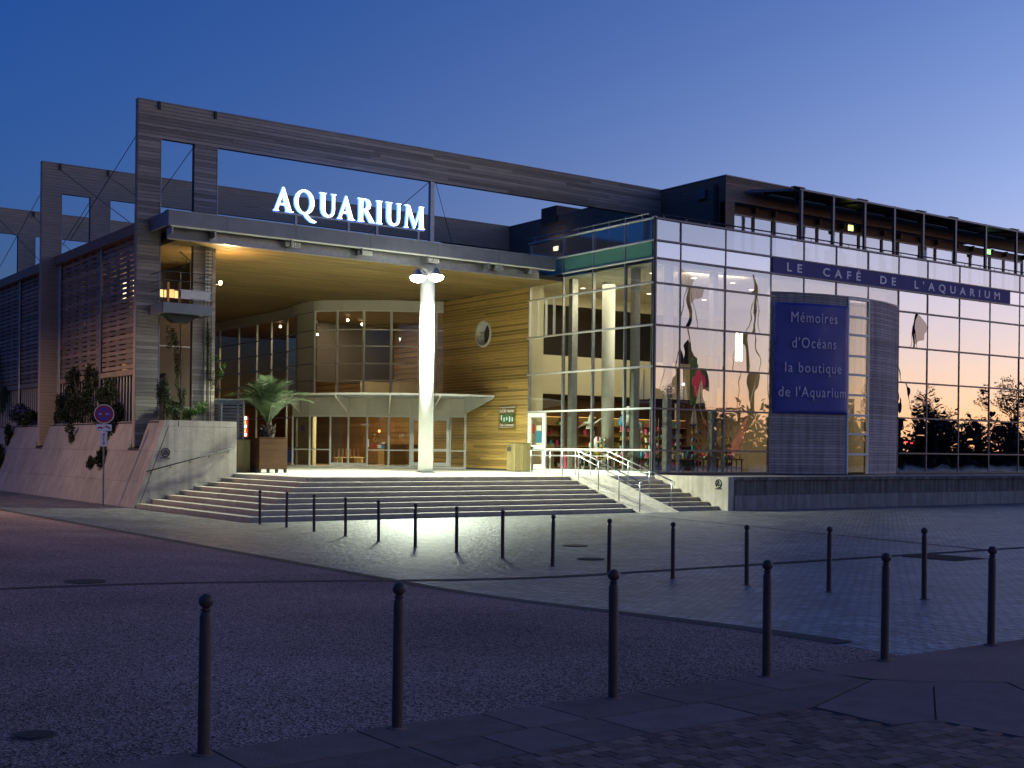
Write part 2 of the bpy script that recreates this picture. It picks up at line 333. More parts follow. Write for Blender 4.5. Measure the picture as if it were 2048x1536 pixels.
def text_mesh(txt, size, spacing=1.0, ext=0.01, width=None, bold=0.0):
    cu_ = bpy.data.curves.new('t', 'FONT'); cu_.body = txt; cu_.size = size; cu_.extrude = ext; cu_.space_character = spacing; cu_.align_x = 'LEFT'; cu_.resolution_u = 3; cu_.offset = bold
    o = bpy.data.objects.new('t', cu_); COL.objects.link(o)
    dg = bpy.context.evaluated_depsgraph_get(); dg.update()
    me = o.evaluated_get(dg).to_mesh(); V = [v.co.copy() for v in me.vertices]; F = [tuple(p.vertices) for p in me.polygons]
    o.evaluated_get(dg).to_mesh_clear(); bpy.data.objects.remove(o); bpy.data.curves.remove(cu_)
    x0 = min(v.x for v in V); x1 = max(v.x for v in V); k = (width / (x1 - x0)) if width else 1
    return [Vector(((v.x - x0) * k, v.y, v.z)) for v in V], F, (x1 - x0) * k
def text_obj(name, txt, size, m, parent, place, spacing=1.0, ext=0.01, width=None, split=False):
    V, F, w = text_mesh(txt, size, spacing, ext, width, (0.008 if size < 0.55 else 0.0) if split else 0.0)
    if not split:
        b = MB(); b.v = [tuple(place(v, w)) for v in V]; b.f = F
        return b.build(name, m, parent)
    iv = []                                     # merge faces whose x ranges overlap: one mesh for each letter
    for f in F:
        a, c = min(V[i].x for i in f), max(V[i].x for i in f); hit = [q for q in iv if q[0] <= c and q[1] >= a]; fs = [f]
        for q in hit: a, c = min(a, q[0]), max(c, q[1]); fs += q[2]; iv.remove(q)
        iv.append([a, c, fs])
    for a, c, fs in sorted(iv, key=lambda q: q[0]):
        ids = sorted({i for f in fs for i in f}); mp = {k: n for n, k in enumerate(ids)}; b = MB()
        b.v = [tuple(place(V[k], w)) for k in ids]; b.f = [tuple(mp[i] for i in f) for f in fs]; b.build('letter', m, parent)


# ================================================================== GROUND
def ss(t): t = min(max(t, 0), 1); return t * t * (3 - 2 * t)
def G(x, y): return -0.28 * ss((x - 3.5) / 9.6) * ss((y - 7) / 8)
def sheet(name, xs, ys, dz, m, keep=None, zf=G):
    b = MB()
    for j in range(len(ys)):
        for i in range(len(xs)): b.v.append((xs[i], ys[j], zf(xs[i], ys[j]) + dz))
    n = len(xs)
    for j in range(len(ys) - 1):
        for i in range(n - 1): b.f.append((j * n + i, j * n + i + 1, (j + 1) * n + i + 1, (j + 1) * n + i))
    return structure(b.build(name, m, smooth=True))
def lin(a, b, st):
    n = max(1, round((b - a) / st)); return [a + (b - a) * i / n for i in range(n + 1)]
sheet('plaza', [-1500, -400, -120, -40] + lin(-20, 20, 0.5) + [26, 40, 70, 130, 400, 1500], [-1500, -400, -120, -40, -15] + lin(0, 24, 0.5) + [30, 45, 70, 130, 400, 1500], 0, 'sett_paving')
sheet('road', [-300, -60, -20] + lin(-8, 9.1, 0.45), [6.82] + lin(7, 24, 0.5) + [30, 40, 55, 80, 130], 0.006, 'aggregate')
sheet('gutter', [9.1, 9.25, 9.4], lin(7.6, 24, 0.5) + [30, 40, 55, 80], 0.008, 'gutter')
sheet('drain_channel', lin(-8, 40, 0.5), [15.76, 15.93], 0.012, 'gutter', zf=lambda x, y: G(x, y))
MB().quad((26.46, 29.7, -0.274), (26.56, 29.7, -0.274), (24.06, 15.96, -0.274), (23.94, 15.96, -0.274)).build('paving_joint', 'gutter')['kind'] = 'structure'
PINK = [(7.90, 6.815), (40, 6.815), (40, -30), (9.4, -30), (9.4, 3.0), (9.08, 4.62), (8.72, 5.60), (8.26, 5.90), (7.94, 6.24), (7.86, 6.54)]
b = MB(); b.quad(*[(x, y, 0.006) for x, y in PINK]); structure(b.build('footpath', 'pink_asphalt'))
# foreground pavement: dark bed, slabs and brick pavers
pv = structure(MB().quad((-8, 6.82, 0.003), (7.89, 6.82, 0.003), (7.89, 6.2, 0.003), (9.38, 3.0, 0.003), (9.38, -8, 0.003), (-8, -8, 0.003)).build('pavement', 'joint'))
def slab(poly): MB().prism([(x, y) for x, y in poly], 2, 0.0, 0.011).build('slab', 'slab', pv)
g = 0.008
row1 = [-2.8, -1.86, -0.93, 0.0, 0.93, 1.86, 2.79, 3.72, 4.65, 5.14, 6.03, 6.98, 7.85]
row2 = [-2.7, -1.8, -0.9, 0.0, 0.95, 1.9, 2.85, 3.78, 4.28, 4.75, 5.2, 6.18]
for a, c in zip(row1, row1[1:]): slab([(a + g, 6.29), (c - g, 6.29), (c - g, 6.81), (a + g, 6.81)])
for a, c in zip(row2, row2[1:]): slab([(a + g, 5.76), (c - g, 5.76), (c - g, 6.272), (a + g, 6.272)])
slab([(6.195, 5.76), (6.69, 5.76), (7.86, 6.2), (7.84, 6.272), (6.195, 6.272)])
slab([(6.71, 5.74), (6.69, 5.10), (7.05, 5.03), (8.22, 5.89), (7.92, 6.19)])
slab([(7.065, 5.025), (7.10, 4.42), (8.47, 5.27), (8.68, 5.57), (8.232, 5.882)])
slab([(7.11, 4.40), (7.11, 3.5), (9.05, 4.60), (8.70, 5.55), (8.49, 5.25)])
slab([(7.11, 3.47), (7.11, 2.4), (9.36, 2.4), (9.36, 3.0), (9.06, 4.57)])
rest = MB(); npv = 0; me0 = MB().box(-0.0635, 0.0635, -0.046, 0.046, -0.014, 0.012).build('brick', 'paver', pv); bm_ = me0.data; bpy.data.objects.remove(me0)
rr = random.Random(3); j = 0; y = 5.69
while y > 2.0:
    x = -3.0 + (0.068 if j % 2 else 0)
    while x < 7.1:
        lim = 6.70 if y > 5.06 else 7.08
        if x + 0.07 <= lim:
            vis = y > 5.60 - 0.664 * (x - 3.78)
            if vis and npv < 300:
                o = bpy.data.objects.new('brick', bm_); COL.objects.link(o); o.parent = pv; o.location = (x, y, rr.uniform(0, 0.004)); o.rotation_euler = (0, 0, rr.uniform(-0.02, 0.02)); npv += 1
            elif x > 1.5: rest.box(x - .0635, x + .0635, y - .046, y + .046, -.01, .013)
        x += 0.136
    y -= 0.1; j += 1
stuff(rest.build('brick_field', 'paver', pv))

# bollards
ORD = ['first', 'second', 'third', 'fourth', 'fifth', 'sixth', 'seventh', 'eighth', 'ninth', 'tenth', 'eleventh', 'twelfth', 'thirteenth', 'fourteenth']
def make_bollard():
    t = thing('bollard', '', 'bollard')
    MB().lathe([(0.040, -0.05), (0.036, 0.0), (0.0345, 0.02), (0.0345, 0.785), (0.031, 0.80), (0.026, 0.808), (0.020, 0.815)], k=20).build('post', 'bollard', t, True)
    MB().lathe([(0.062, -0.02), (0.062, 0.006), (0.038, 0.010)], k=18).build('foot_ring', 'slab', t)
    MB().lathe([(0.020, 0.812), (0.031, 0.816), (0.031, 0.824), (0.022, 0.83), (0.020, 0.834)], k=20).build('collar', 'bollard', t, True)
    MB().lathe([(0.008, 0.830)] + [(0.0425 * SIN(a * PI / 12), 0.870 - 0.0425 * COS(a * PI / 12)) for a in range(1, 12)] + [(0.002, 0.9125)], k=20).build('ball', 'bollard', t, True)
    return t
proto = make_bollard()
NEAR = [(2.71, 6.74), (3.97, 6.73), (5.72, 6.72), (7.29, 6.73), (8.73, 6.73), (10.29, 6.75)]
FAR = [(13.82, 30.66), (13.90, 29.22), (13.83, 27.53), (13.69, 25.65), (13.6, 23.95), (13.51, 22.25), (13.51, 20.68), (13.53, 19.13), (13.37, 17.38), (13.49, 15.99), (13.81, 14.78), (13.91, 13.26), (13.69, 11.5), (13.46, 9.78)]
for i, (x, y) in enumerate(NEAR):
    o = proto if i == 0 else copy_tree(proto, None); o.location = (x, y, 0.01); o.rotation_euler = (R(rr.uniform(-.5, .5)), R(rr.uniform(-.5, .5)), rr.uniform(0, 6))
    tag(o, f'{ORD[i]} tall ball-topped bollard counted from the left in the nearest row', 'bollard', 'bollards along the front pavement')
for i, (x, y) in enumerate(FAR):
    o = copy_tree(proto, (x, y, G(x, y))); o.rotation_euler = (R(rr.uniform(-.6, .6)), R(rr.uniform(-.6, .6)), rr.uniform(0, 6)); tag(o, f'{ORD[i]} ball-topped bollard counted from the entrance steps in the row across the plaza', 'bollard', 'bollards across the plaza')
def manhole(x, y, r, lab):
    z = G(x, y) + 0.007; t = thing('manhole_cover', lab, 'manhole cover', (x, y, z))
    MB().disc((x, y, z), 2, r, 0.008).build('lid', 'manhole', t); MB().disc((x, y, z), 2, r + 0.03, 0.004, r2=r + 0.008).build('rim', 'gutter', t)
manhole(4.93, 16.35, 0.25, 'round iron manhole cover in the dark road surface')
manhole(16.69, 20.91, 0.25, 'round manhole cover in the paving, the one nearer the steps')
manhole(14.9, 18.2, 0.24, 'round manhole cover in the paving, the one nearer the drain line')
manhole(4.35, 24.6, 0.22, 'dark manhole cover in the road at the left edge')
manhole(2.05, 7.75, 0.10, 'small dark service cover in the road near the first bollard')
t = thing('drain_grate', 'dark rectangular drain grate in the plaza beside the drain line', 'grate', (21.4, 15.1, -0.28))
MB().box(20.85, 21.9, 14.45, 15.68, -0.278, -0.272).build('bed', 'joint', t)
for k in range(14): bx('bar', 'gutter', t, 20.85, 21.9, 14.46 + k * 0.088, 14.46 + k * 0.088 + 0.05, -0.271, -0.266)

# ================================================================== STEPS AND TERRACE
ZT, ZG = 0.85, -0.28
RI = (ZT - ZG) / 8; TR = 0.49
structure(MB().box(17.3, 62, 35.0, 80, -0.4, ZT - 0.004).box(31.98, 62, 31.32, 34.99, -0.4, ZT - 0.006).box(15.65, 17.29, 41.15, 80, -0.4, ZT - 0.004).build('terrace', 'terrace_stone'))
st = thing('entrance_steps', 'broad flight of eight concrete steps wrapping the corner of the entrance terrace', 'steps', (13.9, 31.5, ZG))
rr = random.Random(11)
def blocks(a, c, lo, hi):
    out = []; p = a
    while p < c - 0.01:
        q = p + rr.uniform(lo, hi)
        if q > c - lo * 0.6: q = c
        out.append((p, q)); p = q
    return out
MB().box(14.0, 27.55, 31.65, 36, -0.4, ZG + RI * 0.9).build('footing', 'joint', st)
for i in range(8):
    zt = ZG + RI * (i + 1); x0, y0 = 13.9 + TR * i, 31.5 + TR * i
    for a, c in blocks(x0, 27.6, 2.0, 3.3): bx('step_block', 'concrete_stair', st, a + 0.004, c - 0.004, y0 + rr.uniform(0, .006), y0 + 0.55, zt - RI - 0.006, zt - rr.uniform(0, .003))
    for a, c in blocks(y0 + 0.556, 40.59, 1.6, 2.6): bx('step_block', 'concrete_stair', st, x0 + rr.uniform(0, .006), x0 + 0.55, a + 0.004, c - 0.004, zt - RI - 0.006, zt - rr.uniform(0, .003))
rp = thing('stair_ramp', 'smooth sloping concrete strip between the two flights of steps', 'ramp', (28.5, 31.3, ZG))
for k, (a, c) in enumerate(((27.62, 28.52), (28.535, 29.46))): MB().prism([(31.2, -0.285), (34.93, 0.845), (35.3, 0.845), (35.3, -0.4), (31.2, -0.4)], 0, a, c).build('slab', 'concrete', rp)
s2 = thing('side_steps', 'narrow flight of steps with handrail against the concrete side wall', 'steps', (29.5, 31.5, ZG))
for i in range(8):
    zt = ZG + RI * (i + 1); y0 = 31.6 + TR * i
    bx('step', 'concrete_stair', s2, 29.48, 31.685, y0, y0 + 0.55, zt - RI - 0.006, zt)
    if i % 2 == 1: bx('marker', 'white_paint', s2, 29.52, 29.72, y0 - 0.004, y0 - 0.0005, zt - RI + 0.02, zt - 0.012)
def emblem(c, ax, parent, sgn):                 # ringed roof-and-wave badge
    x, y, z = c
    e = MB().disc(c, ax, 0.155, 0.02 * sgn, r2=0.125).build('emblem', 'dark_steel', parent)
    def p3(u, w, q): return (x + q, y + u, z + w) if ax == 0 else (x + u, y + q, z + w)
    m2 = MB()
    for (u0, w0), (u1, w1) in (((-0.09, -0.05), (0.0, 0.09)), ((0.0, 0.09), (0.09, -0.05)), ((-0.02, -0.05), (0.03, 0.03)), ((-0.1, -0.06), (0.1, -0.06))):
        m2.bar(p3(u0, w0, 0.012 * sgn), p3(u1, w1, 0.012 * sgn), 0.022, 0.022)
    m2.box(*( (x - .155, x + .155, y + min(0, .015 * sgn), y + max(0, .015 * sgn), z - .2, z - .165) if ax == 1 else (x + min(0, .015 * sgn), x + max(0, .015 * sgn), y - .155, y + .155, z - .2, z - .165)))
    m2.build('mark', 'dark_steel', e)
bw = thing('stair_side_wall', 'low pale concrete wall closing the narrow flight, ring emblem near its end', 'wall', (31.8, 31.2, ZG))
MB().box(31.70, 31.97, 31.15, 34.98, -0.4, 0.90).build('wall_face', 'concrete', bw); emblem((31.699, 31.62, 0.66), 0, bw, -1)
tw = thing('terrace_wall', 'long stained stone base wall under the café terrace', 'wall', (45, 31.2, ZG))
bx('wall_band', 'concrete_dark', tw, 31.98, 62, 31.25, 31.6, -0.4, 0.78); bx('coping', 'concrete_dark', tw, 31.98, 62, 31.17, 31.7, 0.782, 0.90)
for a, c in zip([31.98, 35.2, 38.2, 41.6, 45.0, 48.5, 52, 55.5, 59], [35.2, 38.2, 41.6, 45.0, 48.5, 52, 55.5, 59, 62]): bx('stone_panel', 'stone_panel', tw, a + .006, c - .006, 31.10, 31.249, -0.4, 0.24)

def handrail(name, label, x, ylev, ytop, ybot, yposts, sposts):
    t = thing(name, label, 'handrail', (x, ytop, ZT)); zb = ZG + 0.1
    def zs(y): return ZT + (y - ytop) / (ybot - ytop) * (zb - ZT) if y < ytop else ZT
    for dz, r_, nm in ((0.92, 0.024, 'top_rail'), (0.73, 0.018, 'middle_rail')):
        MB().tube([(x, ylev, ZT + dz), (x, ytop, ZT + dz), (x, ybot, zb + dz)], r_).build(nm, 'steel', t, True)
    for y in yposts: MB().tube([(x, y, ZT - 0.01), (x, y, ZT + 0.92)], 0.02).build('post', 'steel', t, True)
    for y in sposts: MB().tube([(x, y, zs(y) - 0.12), (x, y, zs(y) + 0.92)], 0.02).build('post', 'steel', t, True)
    MB().tube([(x, ybot, zb + 0.92), (x, ybot - 0.08, zb + 0.9), (x, ybot - 0.08, zb + 0.78)], 0.022).build('end_loop', 'steel', t, True)
handrail('handrail', 'tubular steel handrail at the end of the broad steps', 27.7, 37.45, 34.6, 31.25, (37.4, 36.5, 35.5), (34.55, 33.45, 32.35, 31.28))
handrail('handrail', 'tubular steel handrail along the narrow side steps', 29.75, 39.0, 35.4, 31.9, (38.9, 38.1, 37.3, 36.4), (35.38, 34.25, 33.1, 31.95))
t = thing('wall_handrail', 'thin steel handrail fixed to the concrete end wall beside the steps', 'handrail', (15.7, 40.5, 1.3))
MB().tube([(14.19, 40.47, 0.92), (17.28, 40.47, 1.73)], 0.02).build('rail', 'dark_steel', t, True)
for k in range(5):
    f = 0.05 + k * 0.22; x, z = 14.19 + 3.09 * f, 0.92 + 0.81 * f
    MB().tube([(x, 40.47, z - 0.01), (x, 40.5, z - 0.09), (x, 40.61, z - 0.09)], 0.012, 6).build('bracket', 'dark_steel', t)

# ================================================================== CONCRETE END WALL AND BATTERED PLINTH
ew = thing('end_wall', 'pale concrete end wall with slanted joint beside the entrance steps', 'wall', (15.6, 40.6, ZG))
def xl(z): return 13.84 + (z + 0.28) * 0.347
def xj(z): return 14.05 + (z + 0.1) * 0.365
MB().prism([(xj(-0.4) + .02, -0.4), (17.38, -0.4), (17.38, 2.43), (xj(2.43) + .02, 2.43)], 1, 40.69, 41.09).build('core', 'joint', ew)
for z0, z1 in ((-0.4, 0.55), (0.556, 1.58), (1.586, 2.43)):
    MB().prism([(xl(z0), z0), (xj(z0) - .012, z0), (xj(z1) - .012, z1), (xl(z1), z1)], 1, 40.6, 41.098).build('panel', 'concrete', ew)
    MB().prism([(xj(z0) + .012, z0), (17.4, z0), (17.4, z1), (xj(z1) + .012, z1)], 1, 40.6, 40.68).build('panel', 'concrete', ew)
MB().prism([(xl(2.436), 2.436), (15.31, 2.436), (15.31, 2.64), (xl(2.64), 2.64)], 1, 40.6, 41.1).build('panel', 'concrete', ew)
MB().prism([(15.335, 2.436), (17.4, 2.436), (17.4, 2.64), (15.335, 2.64)], 1, 40.6, 41.1).build('panel', 'concrete', ew)
emblem((14.88, 40.598, 1.55), 1, ew, -1)
bp_ = thing('battered_plinth', 'long sloping concrete plinth lit orange under the slatted side wall', 'wall', (14, 55, ZG))
MB().prism([(xl(-0.4) + .04, -0.4), (xl(1.7) + .04, 1.7), (15.6, 1.7), (15.6, -0.4)], 1, 41.12, 80).build('core', 'joint', bp_)
for ya, yb_ in ((41.1, 42.15), (43.3, 54.1), (55.3, 66.1), (67.3, 80)):
    MB().prism([(xl(1.7) + .04, 1.69), (14.84, 2.61), (15.6, 2.61), (15.6, 1.69)], 1, ya + .01, yb_ - .01).build('core', 'joint', bp_)
rr = random.Random(5)
for k, (z0, z1) in enumerate(((-0.4, 0.55), (0.558, 1.60), (1.608, 2.63))):
    spans = [(41.1, 80)] if k < 2 else [(41.1, 42.15), (43.3, 54.1), (55.3, 66.1), (67.3, 80)]
    for a, c in spans:
        for p, q in blocks(a, c, 2.2, 3.0): MB().prism([(xl(z0), z0), (xl(z1), z1), (xl(z1) + .07, z1), (xl(z0) + .07, z0)], 1, p + .004, q - .004).build('panel', 'batter', bp_)
for ya, yb_ in ((41.11, 42.15), (43.3, 54.1), (55.3, 66.1), (67.3, 80)): bx('top_slab', 'batter', bp_, 14.93, 15.62, ya, yb_, 2.615, 2.64)

# ================================================================== PORTAL FRAMES
def portal(y, label, single, zlow1, zlow2):
    t = thing('portal_frame', label, 'portal', (16, y, ZG)); rr = random.Random(int(y))
    T0, T1 = y + 0.03, y + 0.24
    bx('beam_core', 'wood_core', t, 14.53, 38.78, T0, T1, 12.51, 13.74)
    for a, c, zl in ((14.53, 15.31, zlow1), (16.56, 17.38, zlow2)): bx('leg_core', 'wood_core', t, a, c, T0, T1, zl, 12.509)
    bx('coping', 'fascia', t, 14.50, 38.8, y - 0.03, T1 + 0.03, 13.75, 13.79)
    rows = []
    for k in range(10):
        p = 14.52
        while p < 38.7:
            q = p + rr.uniform(3.4, 5.2)
            if q > 37: q = 38.8
            rows.append((p, q, 12.5 + k * 0.125, 12.5 + (k + 1) * 0.125)); p = q
    for a, c, zl in ((14.52, 15.32, zlow1), (16.55, 17.39, zlow2)):
        z = 12.5
        while z - 0.125 > zl: rows.append((a, c, z - 0.125, z)); z -= 0.125
    allb = MB()
    for a, c, z0, z1 in rows:
        j = rr.uniform(0, 0.012); tgt = MB() if single else allb
        tgt.box(a + .002, c - .002, y - j, y + 0.029, z0 + .005, z1 - .005)
        if single: tgt.build('plank', 'wood_grey', t)
    if not single: stuff(allb.build('plank_cladding', 'wood_grey', t))
    bx('end_board', 'wood_grey', t, 14.505, 14.528, y + 0.01, T1, zlow1, 13.745)
    for a in (15.325, 17.395): bx('edge_trim', 'galv', t, a, a + .025, y - .02, T1, 9.7 if a > 16 else 2.7, 12.49)
    for xx, zz in ((15.25, 13.55), (17.3, 13.55)): bx('tie_bracket', 'dark_steel', t, xx - .04, xx + .04, y - 0.08, y - 0.012, zz - 0.05, zz + 0.22)
    return t
P1 = portal(42.6, 'foremost tall timber-clad portal frame rising over the entrance canopy', True, 1.72, 2.4)
P2 = portal(54.58, 'middle timber-clad portal frame of the three at the slatted side', False, 1.72, 2.4)
P3 = portal(66.6, 'rearmost timber-clad portal frame at the left edge', False, 1.72, 2.4)
for t, y in ((P2, 54.58), (P3, 66.6)):
    for xx in (15.25, 17.3): MB().tube([(xx, y - 0.05, 13.5), (xx, y - 9.0, 10.0)], 0.014, 5).build('tie_rod', 'dark_steel', t)
for t, y in ((P1, 42.84), (P2, 54.82)):
    for xx in (14.75, 16.9): MB().tube([(xx, y, 12.9), (xx, y + 8.5, 10.0)], 0.014, 5).build('tie_rod', 'dark_steel', t)
MB().tube([(26.4, 42.7, 12.5), (23.6, 44.2, 9.65)], 0.014, 5).build('tie_rod', 'dark_steel', P1)
MB().tube([(26.7, 42.7, 12.5), (27.3, 42.2, 9.7)], 0.012, 5).build('tie_rod', 'dark_steel', P1)
MB().box(26.42, 26.60, 42.62, 42.8, 9.69, 12.505).build('prop', 'galv', P1)

# ================================================================== SIDE BUILDING WITH SLATTED SCREEN
sb = thing('slatted_building', 'dark side building behind a screen of horizontal timber slats', 'building', (18, 60, ZG))
XS = 15.3
bx('back_wall', 'dark_room', sb, 17.9, 18.1, 46.4, 80, 0.85, 9.6); bx('roof', 'dark_steel', sb, 15.7, 26.5, 43.0, 80, 9.45, 9.62); bx('front_wall', 'wood_dark', sb, 15.7, 17.88, 46.2, 46.4, 0.9, 7.2)
for ya, yb_ in ((42.9, 54.56), (54.9, 66.58), (66.9, 80)):
    bx('parapet', 'wood_slat', sb, XS - 0.25, XS + 0.5, ya, yb_, 9.40, 9.78)
    bx('sill_beam', 'wood_slat', sb, XS - 0.08, XS + 0.12, ya, yb_, 4.36, 4.56)
    ym = (ya + yb_) / 2
    for y in (ya + 0.1, ym, yb_ - 0.35, yb_ - 0.15): MB().tube([(XS - 0.08, y, 2.6), (XS - 0.08, y, 9.4)], 0.05, 8).build('screen_post', 'galv', sb)
    rr = random.Random(int(ya))
    for p, q in ((ya + 0.05, ym - 0.05), (ym + 0.05, yb_ - 0.05)):
        z = 4.62; k = 0
        while z < 9.3:
            bx('slat', 'wood_slat', sb, XS - 0.02 + rr.uniform(-.008, .008), XS + 0.03, p, q, z, z + 0.135); z += 0.19; k += 1
        y = p + 0.4
        while y < q: bx('stud', 'wood_slat', sb, XS - 0.004, XS + 0.12, y, y + 0.38, 4.6, 9.4); y += 1.13
        y = p + 0.15
        while y < q: bx('grille_bar', 'lattice', sb, XS - 0.01, XS + 0.02, y, y + 0.05, 2.64, 4.35); y += 0.34
    bx('grille_back', 'dark_room', sb, XS + 0.4, XS + 0.45, ya, yb_, 2.5, 4.35)
# lit windows behind the slats
for y, z, w, h, e in ((50.2, 7.95, 2.6, 0.7, 'em_bright'), (55.4, 7.2, 0.8, 0.3, 'em_window'), (51.2, 4.9, 1.6, 0.35, 'em_window_dim'), (56.0, 5.2, 1.2, 0.3, 'em_window_dim'), (52.0, 6.1, 2.4, 0.25, 'em_redglow'), (57.5, 5.9, 3.0, 0.3, 'em_redglow'), (61.0, 6.4, 4.0, 0.5, 'em_redglow'), (57.5, 7.3, 0.7, 0.2, 'em_amber'), (63, 7.0, 0.7, 0.2, 'em_amber')): bx('window', e, sb, 17.2, 17.25, y, y + w, z, z + h)
lamp('side_room_lamp', 'AREA', (16.6, 46.6, 6.2), 10, (1, 0.75, 0.45), sb, (17.9, 47, 5.5), 0.6)

# ================================================================== ENTRANCE CANOPY
cn = thing('entrance_canopy', 'long flat entrance canopy with grey steel fascia and honey timber soffit', 'canopy', (24, 41, 8.8))
bx('fascia', 'fascia', cn, 14.95, 31.35, 40.75, 40.82, 9.21, 9.69); bx('fascia_end', 'fascia', cn, 14.95, 15.03, 40.825, 42.58, 9.21, 9.69)
bx('fascia_lip', 'white_metal', cn, 15.04, 31.34, 40.76, 40.98, 9.185, 9.207); bx('top_flashing', 'galv', cn, 14.93, 31.37, 40.73, 41.1, 9.692, 9.715)  # lip coloured white to stand for the lit line under the fascia
bx('top_sheet', 'fascia', cn, 15.05, 31.3, 41.1, 42.55, 9.60, 9.68)
for a in (17.0, 19.62, 22.65, 25.6, 28.5): bx('fascia_joint', 'mullion', cn, a, a + .02, 40.744, 40.749, 9.21, 9.69)
cuts = [15.1, 16.62, 19.5, 22.35, 25.2, 28.05, 30.9]
for a, c in zip(cuts, cuts[1:]):
    bx('beam_panel', 'galv' if a > 16 else 'fascia', cn, a + .01, c - .01, 41.30, 41.38, 8.84, 9.35); bx('beam_flange', 'galv', cn, a + .01, c - .01, 41.20, 41.40, 8.815, 8.838)
    bx('arm', 'galv', cn, a + .0, a + .05, 40.83, 41.29, 8.95, 9.18)
for k, a in enumerate((19.35, 22.3, 25.25)):
    lv = bx('louvre_light', 'mullion', cn, a, a + 0.62, 41.05, 41.2, 9.14, 9.18)
    for q in range(7): bx('louvre', 'white_metal', lv, a + 0.03 + q * 0.085, a + 0.07 + q * 0.085, 41.0, 41.16, 8.98, 9.138)
for a in (28.7, 30.4): MB().disc((a, 41.1, 8.98), 2, 0.22, 0.18, 16).build('duct_collar', 'galv', cn)
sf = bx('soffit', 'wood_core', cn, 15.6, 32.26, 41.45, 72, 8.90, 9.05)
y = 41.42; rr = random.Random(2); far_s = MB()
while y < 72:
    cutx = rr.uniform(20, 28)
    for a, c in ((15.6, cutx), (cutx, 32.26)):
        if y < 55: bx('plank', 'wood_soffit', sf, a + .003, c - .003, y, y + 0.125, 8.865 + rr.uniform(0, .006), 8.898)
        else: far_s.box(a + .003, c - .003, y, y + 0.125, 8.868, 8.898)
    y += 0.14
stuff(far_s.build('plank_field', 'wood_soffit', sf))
bx('roof_deck', 'dark_steel', cn, 16.2, 38.7, 42.9, 78, 9.06, 9.42)
bx('roof_edge', 'fascia', cn, 16.2, 38.7, 42.86, 42.9, 9.06, 9.42)

# AQUARIUM letters
def strip(o, i): return [[o[k], o[k + 1], i[k + 1], i[k]] for k in range(len(o) - 1)]
GLY = {
 'A': (0.84, [[(.0, .0), (.14, .0), (.42, .80), (.40, 1.0), (.37, .98)], [(.36, 1.0), (.44, 1.0), (.80, 0), (.56, 0), (.335, .72)], [(.17, .25), (.56, .25), (.53, .33), (.20, .33)], [(-.05, 0), (.22, 0), (.2, .035), (-.03, .035)], [(.50, 0), (.88, 0), (.86, .035), (.52, .035)]]),
 'Q': (1.0, strip([(.5 + .5 * COS(2 * PI * k / 28), .5 + .52 * SIN(2 * PI * k / 28)) for k in range(29)], [(.49 + .30 * COS(2 * PI * k / 28 + .0), .5 + .43 * SIN(2 * PI * k / 28)) for k in range(29)]) + [[(.36, .05), (.60, .02), (.84, -.17), (1.12, -.27), (1.02, -.335), (.80, -.30), (.60, -.17)]]),
 'U': (0.82, strip([(.05, 1), (.05, .32), (.09, .15), (.21, .03), (.42, -.02), (.62, .03), (.73, .15), (.77, .32), (.77, 1)], [(.27, 1), (.27, .36), (.285, .22), (.34, .12), (.45, .08), (.56, .12), (.625, .22), (.645, .36), (.645, 1)]) + [[(-.01, .965), (.33, .965), (.34, 1), (-.02, 1)], [(.58, .965), (.83, .965), (.84, 1), (.57, 1)]]),
 'R': (0.86, [[(.06, 0), (.27, 0), (.27, 1), (.06, 1)]] + strip([(.2, 1), (.44, 1), (.60, .95), (.68, .79), (.63, .60), (.48, .50), (.26, .47)], [(.26, .94), (.36, .94), (.44, .89), (.47, .77), (.44, .64), (.37, .56), (.26, .54)]) + [[(.31, .50), (.50, .53), (.88, 0), (.62, 0)], [(0, 0), (.34, 0), (.33, .035), (.01, .035)], [(0, .965), (.2, .965), (.2, 1), (-.01, 1)]]),
 'I': (0.34, [[(.06, 0), (.28, 0), (.28, 1), (.06, 1)], [(-.01, 0), (.35, 0), (.34, .035), (0, .035)], [(0, .965), (.34, .965), (.35, 1), (-.01, 1)]]),
 'M': (1.06, [[(.05, 0), (.14, 0), (.22, .93), (.13, .93)], [(.09, 1), (.27, 1), (.60, .16), (.52, -.03)], [(.50, -.03), (.58, .06), (.92, 1), (.83, 1)], [(.79, 1), (.98, 1), (1.03, 0), (.81, 0)], [(-.03, 0), (.22, 0), (.21, .035), (-.02, .035)], [(.74, 0), (1.10, 0), (1.09, .035), (.75, .035)], [(.01, .965), (.15, .965), (.15, 1), (.0, 1)], [(.9, .965), (1.03, .965), (1.04, 1), (.9, 1)]]),
}
sg = thing('rooftop_letters', 'glowing white AQUARIUM letters standing on the canopy edge', 'sign', (22, 41, 9.7))
